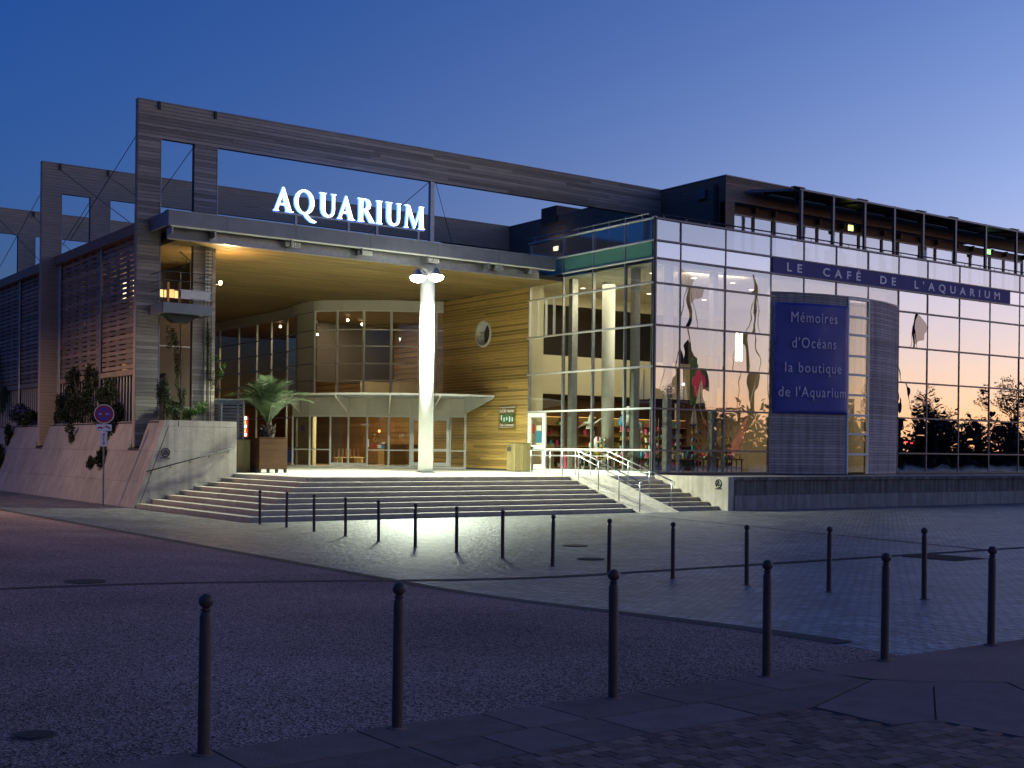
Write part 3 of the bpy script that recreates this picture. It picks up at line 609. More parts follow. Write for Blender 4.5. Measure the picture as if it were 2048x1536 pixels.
for ch, x0, x1 in (('A', 18.90, 19.62), ('Q', 19.68, 20.47), ('U', 20.69, 21.34), ('A', 21.44, 22.11), ('R', 22.25, 22.95), ('I', 23.03, 23.29), ('U', 23.45, 24.10), ('M', 24.26, 25.14)):
    w, polys = GLY[ch]; s_ = (x1 - x0) / w; zb, hh = 10.20, 0.865; f = MB(); e = MB()
    for q, P in enumerate(polys):
        pts = [(x0 + px * s_, zb + pz * hh) for px, pz in P]
        ar = sum(pts[k][0] * pts[(k + 1) % len(pts)][1] - pts[(k + 1) % len(pts)][0] * pts[k][1] for k in range(len(pts)))
        if ar < 0: pts.reverse()
        yy = 41.0 - 0.0015 * (q % 5)
        f.quad(*[(a, yy, z) for a, z in pts])
        for k in range(len(pts)):
            (a, z), (c, z2) = pts[k], pts[(k + 1) % len(pts)]; e.quad((a, yy, z), (a, yy + .11, z), (c, yy + .11, z2), (c, yy, z2))
    fo = f.build('letter_' + ch.lower(), 'em_letter', sg); fo['label'] = 'glowing letter ' + ch; e.build('letter_side', 'em_letter_side', fo)
bx('base_rail', 'white_metal', sg, 18.85, 25.15, 41.02, 41.08, 10.12, 10.18)
for x in (19.76, 21.89, 23.09, 24.9): bx('support', 'galv', sg, x - .045, x + .045, 41.02, 41.11, 9.716, 10.119)

# ================================================================== COLUMN AND FLOODLIGHTS
cl = thing('column', 'tall white round steel column lit by floodlights under the canopy', 'column', (25.5, 41.3, ZT))
MB().lathe([(0.285, 0.0), (0.285, 7.98)], (25.5, 41.3, ZT), 32).build('shaft', 'column', cl, True)
MB().lathe([(0.40, 0.0), (0.40, 0.03)], (25.5, 41.3, ZT - .002), 24).build('base_plate', 'dark_steel', cl); MB().lathe([(0.33, 7.9), (0.33, 8.0)], (25.5, 41.3, ZT), 24).build('collar', 'galv', cl)
FC = (0.88, 1.0, 0.76)
for k, (x, y, z, lab) in enumerate(((24.04, 39.62, 8.14, 'floodlight on the canopy column, the one facing the side wall'), (24.82, 39.62, 8.24, 'floodlight on the canopy column, the one facing the glass café'))):
    t = thing('floodlight', lab, 'floodlight', (x, y, z), 'floodlights on the column')
    MB().lathe([(0.05, 0.30), (0.10, 0.26), (0.16, 0.15), (0.23, 0.05), (0.26, 0.03), (0.24, 0.03)], (x, y, z), 20).build('housing', 'galv', t, True)
    MB().disc((x, y, z - .012), 2, 0.235, 0.01, 20).build('lens', 'em_flood', t); MB().lathe([(0.27, .03), (0.30, -.02), (0.27, -.10), (0.16, -.18), (0.03, -.21)], (x, y, z), 16).build('bulb', 'em_flood', t, True)  # glowing dome made oversized to stand for the lamp's glare
    MB().tube([(x, y, z + .3), (x + (25.5 - x) * .6, y + (41.3 - y) * .6, z + .38), (25.5, 41.3, z + .36)], 0.03, 6).build('arm', 'galv', t)
    lamp('flood_lamp', 'SPOT', (x, y, z - .24), 10500, FC, t, (x, y, 0), 0.16, 150, blend=0.6)
# warm uplight behind the second leg of the portal
t = thing('wall_lamp', 'small bright yellow lamp on the timber leg lighting the soffit', 'lamp', (17.9, 43.3, 7.8))
MB().box(17.42, 17.8, 43.25, 43.32, 7.66, 7.70).build('bracket', 'dark_steel', t)
MB().lathe([(0.03, -0.08), (0.055, -0.03), (0.06, 0.03), (0.035, 0.07)], (17.86, 43.3, 7.76), 12).build('bulb', 'em_warm', t, True)
lamp('wall_lamp_light', 'POINT', (18.05, 43.0, 7.9), 260, (1.0, 0.66, 0.28), t, size=0.08)

# ================================================================== TIMBER WALL BETWEEN CAFE GLASS AND ENTRANCE
tl = thing('timber_wall', 'honey coloured timber board wall with round porthole under the canopy', 'wall', (32.3, 47, ZT))
for y0_, y1_, z0_, z1_ in ((43.84, 46.78, .86, 8.86), (47.82, 52.2, .86, 8.86), (46.78, 47.82, .86, 6.56), (46.78, 47.82, 7.60, 8.86)): bx('backing', 'wood_gap', tl, 32.295, 32.45, y0_, y1_, z0_, z1_)  # pale backing colour stands for lit board edges between the planks
PY, PZ, PR = 47.3, 7.08, 0.56; z = 0.93; rr = random.Random(9); TP_ = 0.132; YE = 52.2
while z < 8.8:
    cut = rr.uniform(45, 49); segs = [(43.84, cut), (cut, YE)]
    zc = z + 0.055
    if abs(zc - PZ) < PR:
        hw = math.sqrt(PR * PR - (zc - PZ) ** 2); segs = [(43.84, PY - hw), (PY + hw, YE)]
    for a, c in segs: bx('plank', 'wood_honey', tl, 32.262 + rr.uniform(0, .006), 32.294, a + .003, c - .003, z, min(z + 0.106, 8.84))
    z += TP_
bx('skirting', 'mullion', tl, 32.25, 32.29, 43.84, YE, 0.85, 0.925)
ph = MB().disc((32.20, PY, PZ), 0, PR + 0.05, 0.06, 36, r2=PR - 0.02).build('porthole', 'white_metal', tl)
b = MB()
for k in range(36):
    a, c = 2 * PI * k / 36, 2 * PI * (k + 1) / 36; r_ = PR - 0.02
    b.quad((32.21, PY + r_ * COS(a), PZ + r_ * SIN(a)), (32.7, PY + r_ * COS(a), PZ + r_ * SIN(a)), (32.7, PY + r_ * COS(c), PZ + r_ * SIN(c)), (32.21, PY + r_ * COS(c), PZ + r_ * SIN(c)))
b.build('reveal', 'white_metal', ph); MB().disc((32.66, PY, PZ), 0, PR - .02, 0.02, 30).build('pane', 'dark_room', ph)
pq = thing('menu_sign', 'clear wall plaque with a green picture and white lettering on the timber wall', 'sign', (32.2, 45.3, 2.7))
for y in (44.68, 45.92):
    for z in (2.72, 3.70): MB().tube([(32.27, y, z), (32.19, y, z)], 0.02, 6).build('standoff', 'steel', pq)
MB().box(32.195, 32.205, 44.62, 45.98, 2.66, 3.76).build('plate', 'glass_entry', pq)
bx('picture', 'leaf_print', pq, 32.185, 32.193, 44.78, 45.84, 2.98, 3.38)
rr = random.Random(4)
for k in range(9): bx('picture_patch', ('white_paint', 'teal', 'white_paint', 'leaf_bright')[k % 4], pq, 32.180, 32.1845, 44.84 + k * .105, 44.91 + k * .105, 3.02 + rr.uniform(0, .1), 3.2 + rr.uniform(0, .16))
def on_ret(y0, z0, xx): return lambda v, w: (xx - v.z, y0 - v.x, z0 + v.y)
stuff(text_obj('lettering', 'Café - Restaurant', 0.13, 'white_paint', pq, on_ret(45.84, 2.85, 32.186), ext=.002, width=1.06))
stuff(text_obj('lettering', 'Le Café', 0.24, 'white_paint', pq, on_ret(45.84, 3.45, 32.186), ext=.002, width=0.46)); stuff(text_obj('lettering', "Aquarium", 0.2, 'white_paint', pq, on_ret(45.26, 3.45, 32.186), ext=.002, width=0.48))
bx('line', 'white_paint', pq, 32.184, 32.19, 44.66, 45.9, 3.66, 3.68); bx('line', 'white_paint', pq, 32.184, 32.19, 44.8, 45.84, 2.78, 2.795)

# ================================================================== ENTRANCE FACADE
ef = thing('entrance_facade', 'curved glass entrance front with white upper band and sliding doors', 'facade', (29, 52, ZT))
LO = [(32.19, 48.65), (31.79, 49.32), (31.13, 50.03), (30.47, 50.75), (29.69, 51.43), (28.91, 52.12), (28.23, 52.73), (27.58, 53.32), (26.92, 54.16), (26.52, 55.18)]
UP = [(32.25, 50.75), (31.95, 50.9), (31.26, 51.29), (30.05, 51.91), (28.98, 52.68), (28.04, 53.6), (27.35, 54.59), (27.40, 56.59), (27.8, 58.6), (27.85, 60.6), (27.88, 62.5), (27.88, 64.9), (27.85, 67.5), (27.8, 70.5)]
def pane(parent, p0, p1, z0, z1, m, th=0.014, nm='pane', ins=0.0):
    p0 = Vector((*p0, 0)); p1 = Vector((*p1, 0)); d_ = (p1 - p0).normalized() * ins; zz = (z0 + z1) / 2
    return MB().bar((p0 + d_) + Vector((0, 0, zz)), (p1 - d_) + Vector((0, 0, zz)), th, z1 - z0 - 2 * ins).build(nm, m, parent)
def vbar(parent, p, z0, z1, w, m, nm='mullion', d_=None):
    return bx(nm, m, parent, p[0] - w / 2, p[0] + w / 2, p[1] - (d_ or w) / 2, p[1] + (d_ or w) / 2, z0, z1)
def hbar(parent, p0, p1, z, w, h, m, nm='transom'): return MB().bar((*p0, z), (*p1, z), w, h).build(nm, m, parent)
ZU = [4.32, 5.03, 5.84, 6.67, 7.46, 8.36]
for k, (p, q) in enumerate(zip(UP, UP[1:])):
    vbar(ef, q, 0.86 if k >= 6 else 4.3, 8.38, 0.10, 'white_metal' if k < 6 else 'galv')
    zz = ZU if k < 6 else [0.9, 1.75, 3.3, 4.2] + ZU[1:]
    for z0, z1 in zip(zz, zz[1:]):
        pane(ef, p, q, z0 + .03, z1 - .03, 'white_panel' if (k == 6 and z0 > 4) else 'glass_entry')
    for z in zz: hbar(ef, p, q, z, 0.09, 0.05, 'white_metal' if k < 6 else 'galv')
def crom(P, n=5):
    out = []
    for i in range(len(P) - 1):
        p0, p1, p2, p3 = (Vector(P[max(0, min(len(P) - 1, i + k))]) for k in (-1, 0, 1, 2))
        for q in range(n):
            t_ = q / n; out.append(0.5 * (2 * p1 + (p2 - p0) * t_ + (2 * p0 - 5 * p1 + 4 * p2 - p3) * t_ ** 2 + (3 * p1 - p0 - 3 * p2 + p3) * t_ ** 3))
    return out + [Vector(P[-1])]
BC = crom(UP)
for k in range(0, len(BC) - 5, 10):
    b = MB(); seg = BC[k:k + 11]
    for p, q in zip(seg, seg[1:]):
        d_ = (q - p).normalized(); n_ = Vector((d_.y, -d_.x)) * 0.1
        b.quad((*(p - n_), 8.385), (*(q - n_), 8.385), (*(q - n_), 8.86), (*(p - n_), 8.86)); b.quad((*(p + n_), 8.385), (*(p + n_), 8.86), (*(q + n_), 8.86), (*(q + n_), 8.385)); b.quad((*(p - n_), 8.385), (*(p + n_), 8.385), (*(q + n_), 8.385), (*(q - n_), 8.385))
    b.build('band_panel', 'white_panel', ef, True)
kinds = ['side', 'door', 'door', 'fix', 'fix', 'slide', 'slide', 'fixn', 'fixn']
for k, (p, q) in enumerate(zip(LO, LO[1:])):
    vbar(ef, q, 0.86, 3.32, 0.075, 'white_metal'); pane(ef, p, q, 3.33, 4.14, 'white_panel', 0.06, 'fascia_panel', 0.004)
    hbar(ef, p, q, 3.30, 0.1, 0.07, 'white_metal'); hbar(ef, p, q, 0.90, 0.1, 0.08, 'white_metal', 'threshold')
    kd = kinds[k]; P, Q = Vector(p), Vector(q)
    if kd == 'door':
        dr = pane(ef, p, q, 0.96, 3.26, 'glass_entry', nm='door')
        for a, c in ((0.05, 0.18), (0.82, 0.95)): pane(dr, P.lerp(Q, a), P.lerp(Q, c), 0.96, 3.26, 'white_metal', 0.06, 'stile')
        for z0, z1 in ((0.97, 1.14), (1.66, 1.78), (3.12, 3.255)): pane(dr, P.lerp(Q, .18), P.lerp(Q, .82), z0, z1, 'white_metal', 0.055, 'rail')
    else:
        pane(ef, p, q, 0.95, 3.26, 'glass_entry', nm='sliding_door' if kd == 'slide' else 'pane')
        if kd != 'slide': hbar(ef, p, q, 1.70, 0.06, 0.05, 'white_metal')
        else: hbar(ef, p, q, 1.02, 0.05, 0.12, 'white_metal', 'door_rail')
vbar(ef, LO[0], 0.86, 4.14, 0.08, 'white_metal')
MB().prism(LO + [(26.52, 56.6), (27.4, 56.6)] + UP[6:0:-1] + [(32.25, 50.75), (32.25, 48.7)], 2, 4.16, 4.29).build('ledge_roof', 'white_panel', ef)
# notices stuck on the glass
def sticker(seg, a, c, z0, z1, m, nm='notice'):
    P, Q = Vector(LO[seg]), Vector(LO[seg + 1]); n_ = Vector((-0.0, -0.0)); d_ = (Q - P).normalized(); n_ = Vector((d_.y, -d_.x)) * -0.03
    if n_.y > 0: n_ = -n_
    pane(ef, P.lerp(Q, a) + n_, P.lerp(Q, c) + n_, z0, z1, m, 0.004, nm)
sticker(4, .55, .72, 1.78, 2.0, 'red_paint'); sticker(4, .34, .5, 1.8, 1.95, 'white_paint'); sticker(4, .18, .33, 1.8, 1.92, 'sea_blue'); sticker(4, .16, .32, 2.0, 2.08, 'white_paint'); sticker(4, .9, 1.0, 1.85, 2.2, 'white_paint'); sticker(8, .25, .5, 2.55, 2.85, 'navy_print'); sticker(2, .3, .38, 2.35, 2.42, 'yellow'); sticker(4, .6, .68, 2.4, 2.47, 'yellow')
for z in (2.2,):
    P, Q = Vector(LO[4]), Vector(LO[5]); c = P.lerp(Q, .6); MB().disc((c.x - .03, c.y - .03, z), 1, 0.1, 0.004, 20, r2=0.085).build('round_notice', 'yellow', ef)

# awning over the doors
aw = thing('door_awning', 'thin pale metal awning on tapered ribs over the entrance doors', 'awning', (28, 49, 4.2))
AF = [(32.2, 46.34), (30.9, 46.42), (29.58, 46.75), (28.6, 47.2), (27.68, 47.83), (26.7, 48.7), (25.9, 49.6), (25.25, 50.9), (24.79, 52.36)]
AB = [(32.2, 48.62), (31.75, 49.3), (31.1, 50.0), (30.45, 50.7), (29.66, 51.38), (28.9, 52.08), (28.2, 52.7), (27.5, 53.3), (26.6, 54.6)]
for k in range(8):
    MB().prism([AF[k], AF[k + 1], AB[k + 1], AB[k]], 2, 4.19, 4.225).build('roof_panel', 'galv', aw)
    MB().bar((*AF[k], 4.19), (*AF[k + 1], 4.19), 0.07, 0.09).build('edge_beam', 'white_metal', aw)
for k in (0, 2, 4, 6, 8):
    f, bk = Vector(AF[k]), Vector(AB[k]); d_ = (bk - f).normalized(); n_ = Vector((-d_.y, d_.x)) * 0.03
    if k == 0: f = f + Vector((-.06, 0)); bk = bk + Vector((-.06, 0))
    m_ = MB(); A = [f, bk, bk, f]; Z = [4.17, 4.17, 3.42, 4.07]
    m_.v = [(*(p - n_), z) for p, z in zip(A, Z)] + [(*(p + n_), z) for p, z in zip(A, Z)]
    m_.f = [(0, 1, 2, 3), (7, 6, 5, 4), (0, 4, 5, 1), (1, 5, 6, 2), (2, 6, 7, 3), (3, 7, 4, 0)]; m_.build('rib', 'white_metal', aw)
for k in range(1, 6):
    f = k / 6; MB().tube([(*Vector(AF[i]).lerp(Vector(AB[i]), f), 4.16) for i in range(9)], 0.022, 6).build('purlin', 'galv', aw)

# lobby behind the entrance glass
def S(name, m, *a): return structure(MB().box(*a).build(name, m))
S('lobby_floor', 'floor_in', 27.0, 36, 50.5, 80, 0.80, 0.86); S('lobby_wall', 'wood_lobby', 35.0, 35.3, 50.9, 80, 0.86, 8.9); S('lobby_end_wall', 'wood_lobby', 27.9, 35, 76, 76.3, 0.86, 8.9)
structure(MB().prism([(32.4, 51.0), (31.4, 51.6), (30.2, 52.2), (29.2, 53.0), (28.3, 53.9), (27.7, 55.0), (27.75, 57), (28.1, 60), (28.1, 76), (35, 76), (35, 51.0)], 2, 8.50, 8.56).build('lobby_ceiling', 'wood_soffit')); S('lobby_gallery', 'cream', 31.3, 35, 57.0, 57.2, 4.3, 5.25); S('lobby_gallery_floor', 'dark_room', 31.3, 35, 57.2, 76, 4.3, 4.5)
S('lobby_partition', 'cream', 29.0, 29.2, 58.0, 60.0, 0.86, 4.2); S('lobby_bulkhead', 'dark_room', 30.2, 35, 60.0, 60.3, 5.3, 8.5)
for k in range(26): bx('lobby_board', 'wood_lobby', None, 34.93, 34.99, 51, 76, 0.95 + k * 0.29, 1.20 + k * 0.29)['kind'] = 'structure'
for k, (x, y, h) in enumerate(((31.9, 54.6, 1.1), (33.3, 55.5, 1.1))):
    t = thing('reception_desk', ('timber reception desk behind the hinged doors', 'timber ticket desk further back in the lobby')[k], 'desk', (x, y, ZT + .01)); bx('front', 'wood_honey', t, x - .8, x + .8, y - .3, y + .3, 0.86, 0.86 + h); bx('top', 'wood_brown', t, x - .85, x + .85, y - .35, y + .35, 0.862 + h, 0.90 + h)
for k, (x, y) in enumerate(((29.6, 55.5), (30.4, 56.5))):
    t = thing('lobby_bench', ('pale slatted bench inside behind the sliding doors', 'second pale slatted bench deeper in the lobby')[k], 'bench', (x, y, .86)); bx('seat', 'wood_gap', t, x - .7, x + .7, y - .2, y + .2, 1.28, 1.33)
    for q in (-.6, .55): bx('leg', 'wood_gap', t, x + q, x + q + .06, y - .18, y + .18, .86, 1.279)
    for q in range(6): bx('back_slat', 'wood_brown', t, x - .6 + q * .22, x - .54 + q * .22, y + .16, y + .19, 1.33, 1.75)
for k, (x, y, z, col_, r_) in enumerate(((31.2, 55.0, 2.65, 'em_orange', .06), (32.2, 52.6, 2.05, 'em_orange', .07), (30.2, 56.6, 8.3, 'em_down', .07), (31.8, 58.0, 8.3, 'em_down', .07), (29.2, 58.0, 7.6, 'em_down', .06), (29.0, 62.0, 8.3, 'em_down', .07))):
    t = thing('ceiling_spot', ('small orange lamp glowing high behind the fixed entrance pane', 'round orange lamp glowing behind the hinged door', 'first small downlight behind the upper curved glass', 'second small downlight behind the upper curved glass', 'small downlight behind the glass left of the pale panel', 'farthest downlight behind the side glazing')[k], 'lamp', (x, y, z))
    MB().lathe([(r_ * .5, -r_), (r_, -r_ * .3), (r_, r_ * .3), (r_ * .5, r_)], (x, y, z), 12).build('bulb', col_, t, True); MB().tube([(x, y, z + r_), (x, y, min(8.55, z + 1.5))], 0.01, 5).build('stem', 'dark_steel', t)
lamp('lobby_light', 'AREA', (30.8, 55.5, 4.1), 400, (1, 0.90, 0.58), None, (30.8, 55.5, 0), 3.0); lamp('lobby_upper_light', 'AREA', (31, 57.5, 8.4), 420, (1, 0.80, 0.52), None, (31.5, 58, 0), 4.0); lamp('side_hall_light', 'AREA', (30.6, 65, 8.3), 380, (1, 0.68, 0.34), None, (33, 65, 0), 5.0); lamp('side_hall_low_light', 'AREA', (30.2, 60.5, 4.0), 320, (1, 0.64, 0.28), None, (32.5, 61, 0), 2.5)
# red and yellow lit sign behind the gate
t = thing('neon_sign', 'vertical red and yellow lit sign seen past the mesh gate', 'sign', (22.6, 50.6, 2.2))
bx('box', 'red_paint', t, 22.5, 22.56, 51.4, 51.8, 2.2, 3.15)
for k in range(5): bx('lit_bar', 'em_orange' if k % 2 else 'em_warm', t, 22.46, 22.49, 51.45 + (k % 2) * .06, 51.72, 2.26 + k * .18, 2.38 + k * .18)
for k in range(6): bx('lit_post', 'em_window_dim', t, 23.0 + k * .22, 23.06 + k * .22, 51.9, 51.95, 0.9, 2.0)
bx('bar_rail', 'dark_steel', t, 22.9, 24.4, 51.85, 51.89, 1.5, 1.6)

# ================================================================== GLASS CAFE PAVILION
gp = thing('glass_pavilion', 'glass walled café and shop pavilion with gridded curtain wall', 'building', (40, 38, ZT))
XS_ = [32.30, 33.67, 36.13, 38.77, 40.79, 42.87, 45.01, 47.15, 49.28, 51.73, 54.18, 56.67, 59.1, 61.6]
ZS = [0.95, 1.82, 3.43, 5.05, 6.65, 8.27, 9.22, 9.90, 10.75]
YF, XR = 35.8, 32.3
YS = [35.8, 37.49, 39.48, 41.44, 43.81]
bx('base', 'dark_steel', gp, 32.2, 62, 35.68, 36.0, 0.84, 0.945); bx('base', 'white_metal', gp, 32.22, 32.5, 36.01, 43.83, 0.84, 0.945)
for a, c in zip(XS_, XS_[1:]):
    for k, (z0, z1) in enumerate(zip(ZS, ZS[1:])):
        if 38.7 < a < 47.1 and z1 < 8.4: continue
        if k == 6: m_ = 'glass_bright'
        elif k == 7: m_ = 'glass_rail'
        else: m_ = 'glass_facade' if a < 47 else 'glass_dark'
        if k == 6 and 38.7 < a < 54.0: continue
        jig = rr.uniform(-.011, .011)
        pane(gp, (a, YF + jig), (c, YF - jig), z0, z1, m_, 0.016, 'pane', 0.012)
for a, c in zip(YS, YS[1:]):
    for k, (z0, z1) in enumerate(zip(ZS, ZS[1:])):
        m_ = 'spandrel' if k == 6 else 'glass_rail' if k == 7 else 'glass_return'
        if k < 2 and a > 41: c2 = 42.58
        else: c2 = c
        pane(gp, (XR, a), (XR, c2), z0, z1, m_, 0.016, 'pane', 0.012)
for z in ZS:
    if z < 8.2:
        MB().bar((32.3, YF - .05, z), (38.75, YF - .05, z), 0.07, 0.065).build('transom', 'mullion_rust', gp); MB().bar((47.2, YF - .05, z), (61.9, YF - .05, z), 0.07, 0.065).build('transom', 'mullion_rust', gp)
    else: MB().bar((32.3, YF - .05, z), (61.9, YF - .05, z), 0.07, 0.065).build('transom', 'mullion', gp)
    MB().tube([(XR - .06, YF - .02, z), (XR - .06, 43.86, z)], 0.042, 8).build('transom', 'white_metal', gp, True)
for i, x in enumerate(XS_):
    zb = 8.27 if 38.8 < x < 47 else 0.95
    bx('mullion', 'mullion', gp, x - .03, x + .03, YF - .035, YF + .10, zb, 10.78)
    if x < 38 and i > 0: bx('inner_post', 'galv', gp, x - .40, x - .12, YF + .25, YF + .5, 0.9, 9.0)
for i, y in enumerate(YS):
    bx('mullion', 'mullion' if i == 0 else 'galv', gp, XR - .035, XR + .10, y - .035, y + .035, 0.9, 10.8)
    if i in (1, 3): bx('inner_post', 'galv', gp, XR + .25, XR + .55, y - .30, y - .05, 0.9, 9.0)
bx('corner_post', 'galv', gp, 32.27, 32.42, 35.77, 35.92, 0.85, 10.82)
for y in (42.05, 42.62, 43.2, 43.78): bx('window_frame', 'white_metal', gp, XR - .06, XR + .04, y - .03, y + .03, 6.70, 8.22)
dr = bx('door', 'glass_entry', gp, XR - .01, XR + .01, 42.62, 43.77, 0.95, 3.40)
for y0, y1 in ((42.58, 42.76), (43.63, 43.81)): bx('stile', 'white_metal', dr, XR - .05, XR + .05, y0, y1, 0.95, 3.40)
for z0, z1 in ((0.96, 1.16), (1.84, 2.0), (3.2, 3.39)): bx('rail', 'white_metal', dr, XR - .045, XR + .045, 42.765, 43.625, z0, z1)
bx('poster', 'sea_blue', dr, XR + .015, XR + .02, 42.85, 43.3, 2.1, 2.6); bx('poster', 'white_paint', dr, XR + .015, XR + .02, 42.9, 43.25, 2.62, 2.85); bx('poster', 'white_paint', dr, XR + .015, XR + .02, 42.85, 43.3, 2.02, 2.09); bx('poster', 'red_paint', dr, XR + .015, XR + .02, 43.4, 43.55, 2.5, 2.9)
MB().tube([(32.24, 36.1, 10.95), (32.24, 43.8, 10.95)], 0.03, 6).build('hand_rail', 'galv', gp); MB().tube([(32.4, 36.05, 10.98), (61.9, 36.05, 10.98)], 0.03, 6).build('hand_rail', 'dark_steel', gp)
for a in lin(33, 61, 1.2): MB().tube([(a, 36.05, 9.9), (a, 36.05, 10.98)], 0.015, 5).build('rail_post', 'galv', gp)
for a in lin(36.6, 43.6, 1.0): MB().tube([(32.36, a, 9.9), (32.36, a, 11.05)], 0.02, 5).build('rail_post', 'galv', gp)
bx('spandrel_back', 'spandrel_blue', gp, 32.5, 38.75, 35.9, 36.0, 9.25, 9.88); bx('spandrel_back', 'spandrel_blue', gp, 55.8, 61.9, 35.9, 36.0, 9.25, 9.88); bx('terrace_deck', 'dark_steel', gp, 32.5, 62, 36.1, 60, 9.30, 9.86)

# purple band with the café name
sbn = thing('cafe_name_band', 'purple band lettered LE CAFÉ DE L’AQUARIUM across the glass front', 'sign', (47, 35.7, 9.2))
bx('band', 'sign_band', sbn, 38.80, 55.75, 35.715, 35.80, 9.245, 9.885)
text_obj('lettering', "LE  CAFÉ  DE  L'AQUARIUM", 0.50, 'sign_letter', sbn, lambda v, w: (39.65 + v.x, 35.708 - v.z, 9.385 + v.y), spacing=1.9, ext=.004, width=15.2, split=True)

# rotunda
ro = thing('rotunda', 'bowed grey timber-clad bay in the glass front with a ladder of small windows', 'bay', (43, 35, ZT))
CX, CY, RR_ = 42.98, 44.1, 9.3
def arc(deg, r_=RR_): return (CX + r_ * SIN(R(deg)), CY - r_ * COS(R(deg)))
def shell(name, m, parent, d0, d1, z0, z1, r0, r1, n=8):
    b = MB()
    for k in range(n):
        a, c = d0 + (d1 - d0) * k / n, d0 + (d1 - d0) * (k + 1) / n
        b.prism([arc(a, r1), arc(c, r1), arc(c, r0), arc(a, r0)], 2, z0, z1)
    return b.build(name, m, parent)
shell('core', 'wood_core', ro, -26.6, -3.2, 0.9, 8.40, RR_ - .2, RR_ - .035, 12); shell('core', 'wood_core', ro, 5.8, 27, 0.9, 8.40, RR_ - .2, RR_ - .035, 12)
z = 0.92; rr = random.Random(6)
while z < 8.35:
    h = min(0.112, 8.4 - z)
    for d0, d1 in ((-26.6, -3.2), (5.8, 27.0)):
        j = rr.uniform(0, .008); shell('plank', 'wood_rotunda', ro, d0, d1, z, z + h - .012, RR_ - .034, RR_ - j, 7)
    z += 0.114
shell('top_cap', 'fascia', ro, -26.6, 27.2, 8.405, 8.47, RR_ - .5, RR_ + .03, 16); shell('bottom_trim', 'dark_steel', ro, -26.6, 27.2, 0.84, 0.905, RR_ - .2, RR_ + .02, 16)
wz = [0.93, 1.75, 2.62, 3.42, 4.28, 5.15, 5.95, 6.85, 7.62, 8.38]
for d_ in (-3.0, 5.6): shell('window_frame', 'white_metal', ro, d_ - .22, d_ + .22, 0.92, 8.40, RR_ - .06, RR_ + .035, 1)
for z0, z1 in zip(wz, wz[1:]):
    w_ = shell('window', 'glass_facade', ro, -2.78, 5.38, z0 + .04, z1 - .04, RR_ - .03, RR_ - .015, 3); shell('sash', 'white_metal', w_, -2.78, 5.38, z1 - .045, z1 + .045, RR_ - .05, RR_ + .03, 3)
bn = thing('banner', 'dark blue hanging banner reading Mémoires d’Océans la boutique de l’Aquarium', 'banner', (40.7, 35, 3.4))
b = MB(); n1, n2 = 24, 28; rr = random.Random(8)
ph1 = [rr.uniform(0, 6) for _ in range(6)]
for j_ in range(n2 + 1):
    for i_ in range(n1 + 1):
        u, w = i_ / n1, j_ / n2; dd = -26.1 + u * 22.7
        edge = math.exp(-u * 9); rip = 0.02 + 0.035 * edge * SIN(w * 70 + ph1[0] + SIN(w * 9) * 2) + 0.014 * SIN(u * 9 + w * 5 + ph1[1]) + 0.010 * SIN(u * 17 - w * 11 + ph1[2])
        p = arc(dd, RR_ + 0.05 + rip); b.v.append((p[0], p[1], 3.42 + w * 4.60))
for j_ in range(n2):
    for i_ in range(n1): k = j_ * (n1 + 1) + i_; b.f.append((k, k + 1, k + n1 + 2, k + n1 + 1))
o = b.build('cloth', 'banner', bn, True); md = o.modifiers.new('thick', 'SOLIDIFY'); md.thickness = 0.008
for txt, zc, wd, sz in (('Mémoires', 7.22, 2.25, 0.62), ("d'Océans", 6.16, 2.15, 0.62), ('la boutique', 5.14, 2.75, 0.60), ("de l'Aquarium", 4.12, 3.3, 0.60)):
    def pl_(v, w, zc=zc):
        dd = -14.6 + (v.x - w / 2) / RR_ * 180 / PI; p = arc(dd, RR_ + 0.135 + v.z); return (p[0], p[1], zc + v.y)
    text_obj('lettering', txt, sz, 'banner_letter', bn, pl_, spacing=1.15, ext=.003, width=wd, split=True)

# ================================================================== ROOFTOP PAVILION AND PERGOLA
rt = thing('rooftop_pavilion', 'dark timber rooftop storey set back above the glass café', 'building', (45, 42, 9.9))
bx('side_core', 'wood_core', rt, 38.84, 39.1, 38.52, 62, 9.87, 13.70); bx('roof', 'dark_steel', rt, 38.8, 62, 38.55, 62, 13.71, 13.76); bx('coping', 'fascia', rt, 38.76, 62, 38.44, 38.5, 13.72, 13.77); bx('coping', 'fascia', rt, 38.76, 38.82, 38.5, 62, 13.72, 13.77)
sd = MB()
for k in range(31): sd.box(38.8, 38.838, 38.5, 62, 9.87 + k * .124, 9.985 + k * .124)
stuff(sd.build('plank_cladding', 'wood_slat', rt))
for k in range(9): bx('plank', 'wood_slat', rt, 38.8, 62, 38.475 - rr.uniform(0, .006), 38.52, 12.66 + k * .118, 12.768 + k * .118)
bx('fascia_core', 'wood_core', rt, 39.11, 62, 38.522, 38.7, 12.66, 13.7); bx('corner_post', 'wood_slat', rt, 38.8, 39.35, 38.47, 38.8, 9.87, 12.655)
bx('chimney', 'wood_core', rt, 38.7, 40.6, 50.3, 51.6, 13.4, 14.25); bx('drain_pipe', 'dark_steel', rt, 38.6, 38.75, 38.9, 39.02, 9.9, 13.4); bx('wall_box', 'mullion', rt, 38.66, 38.79, 39.6, 40.1, 12.9, 13.3)
bx('back_room', 'dark_room', rt, 39.4, 62, 44, 44.2, 9.87, 12.6)
x = 39.4; k = 0
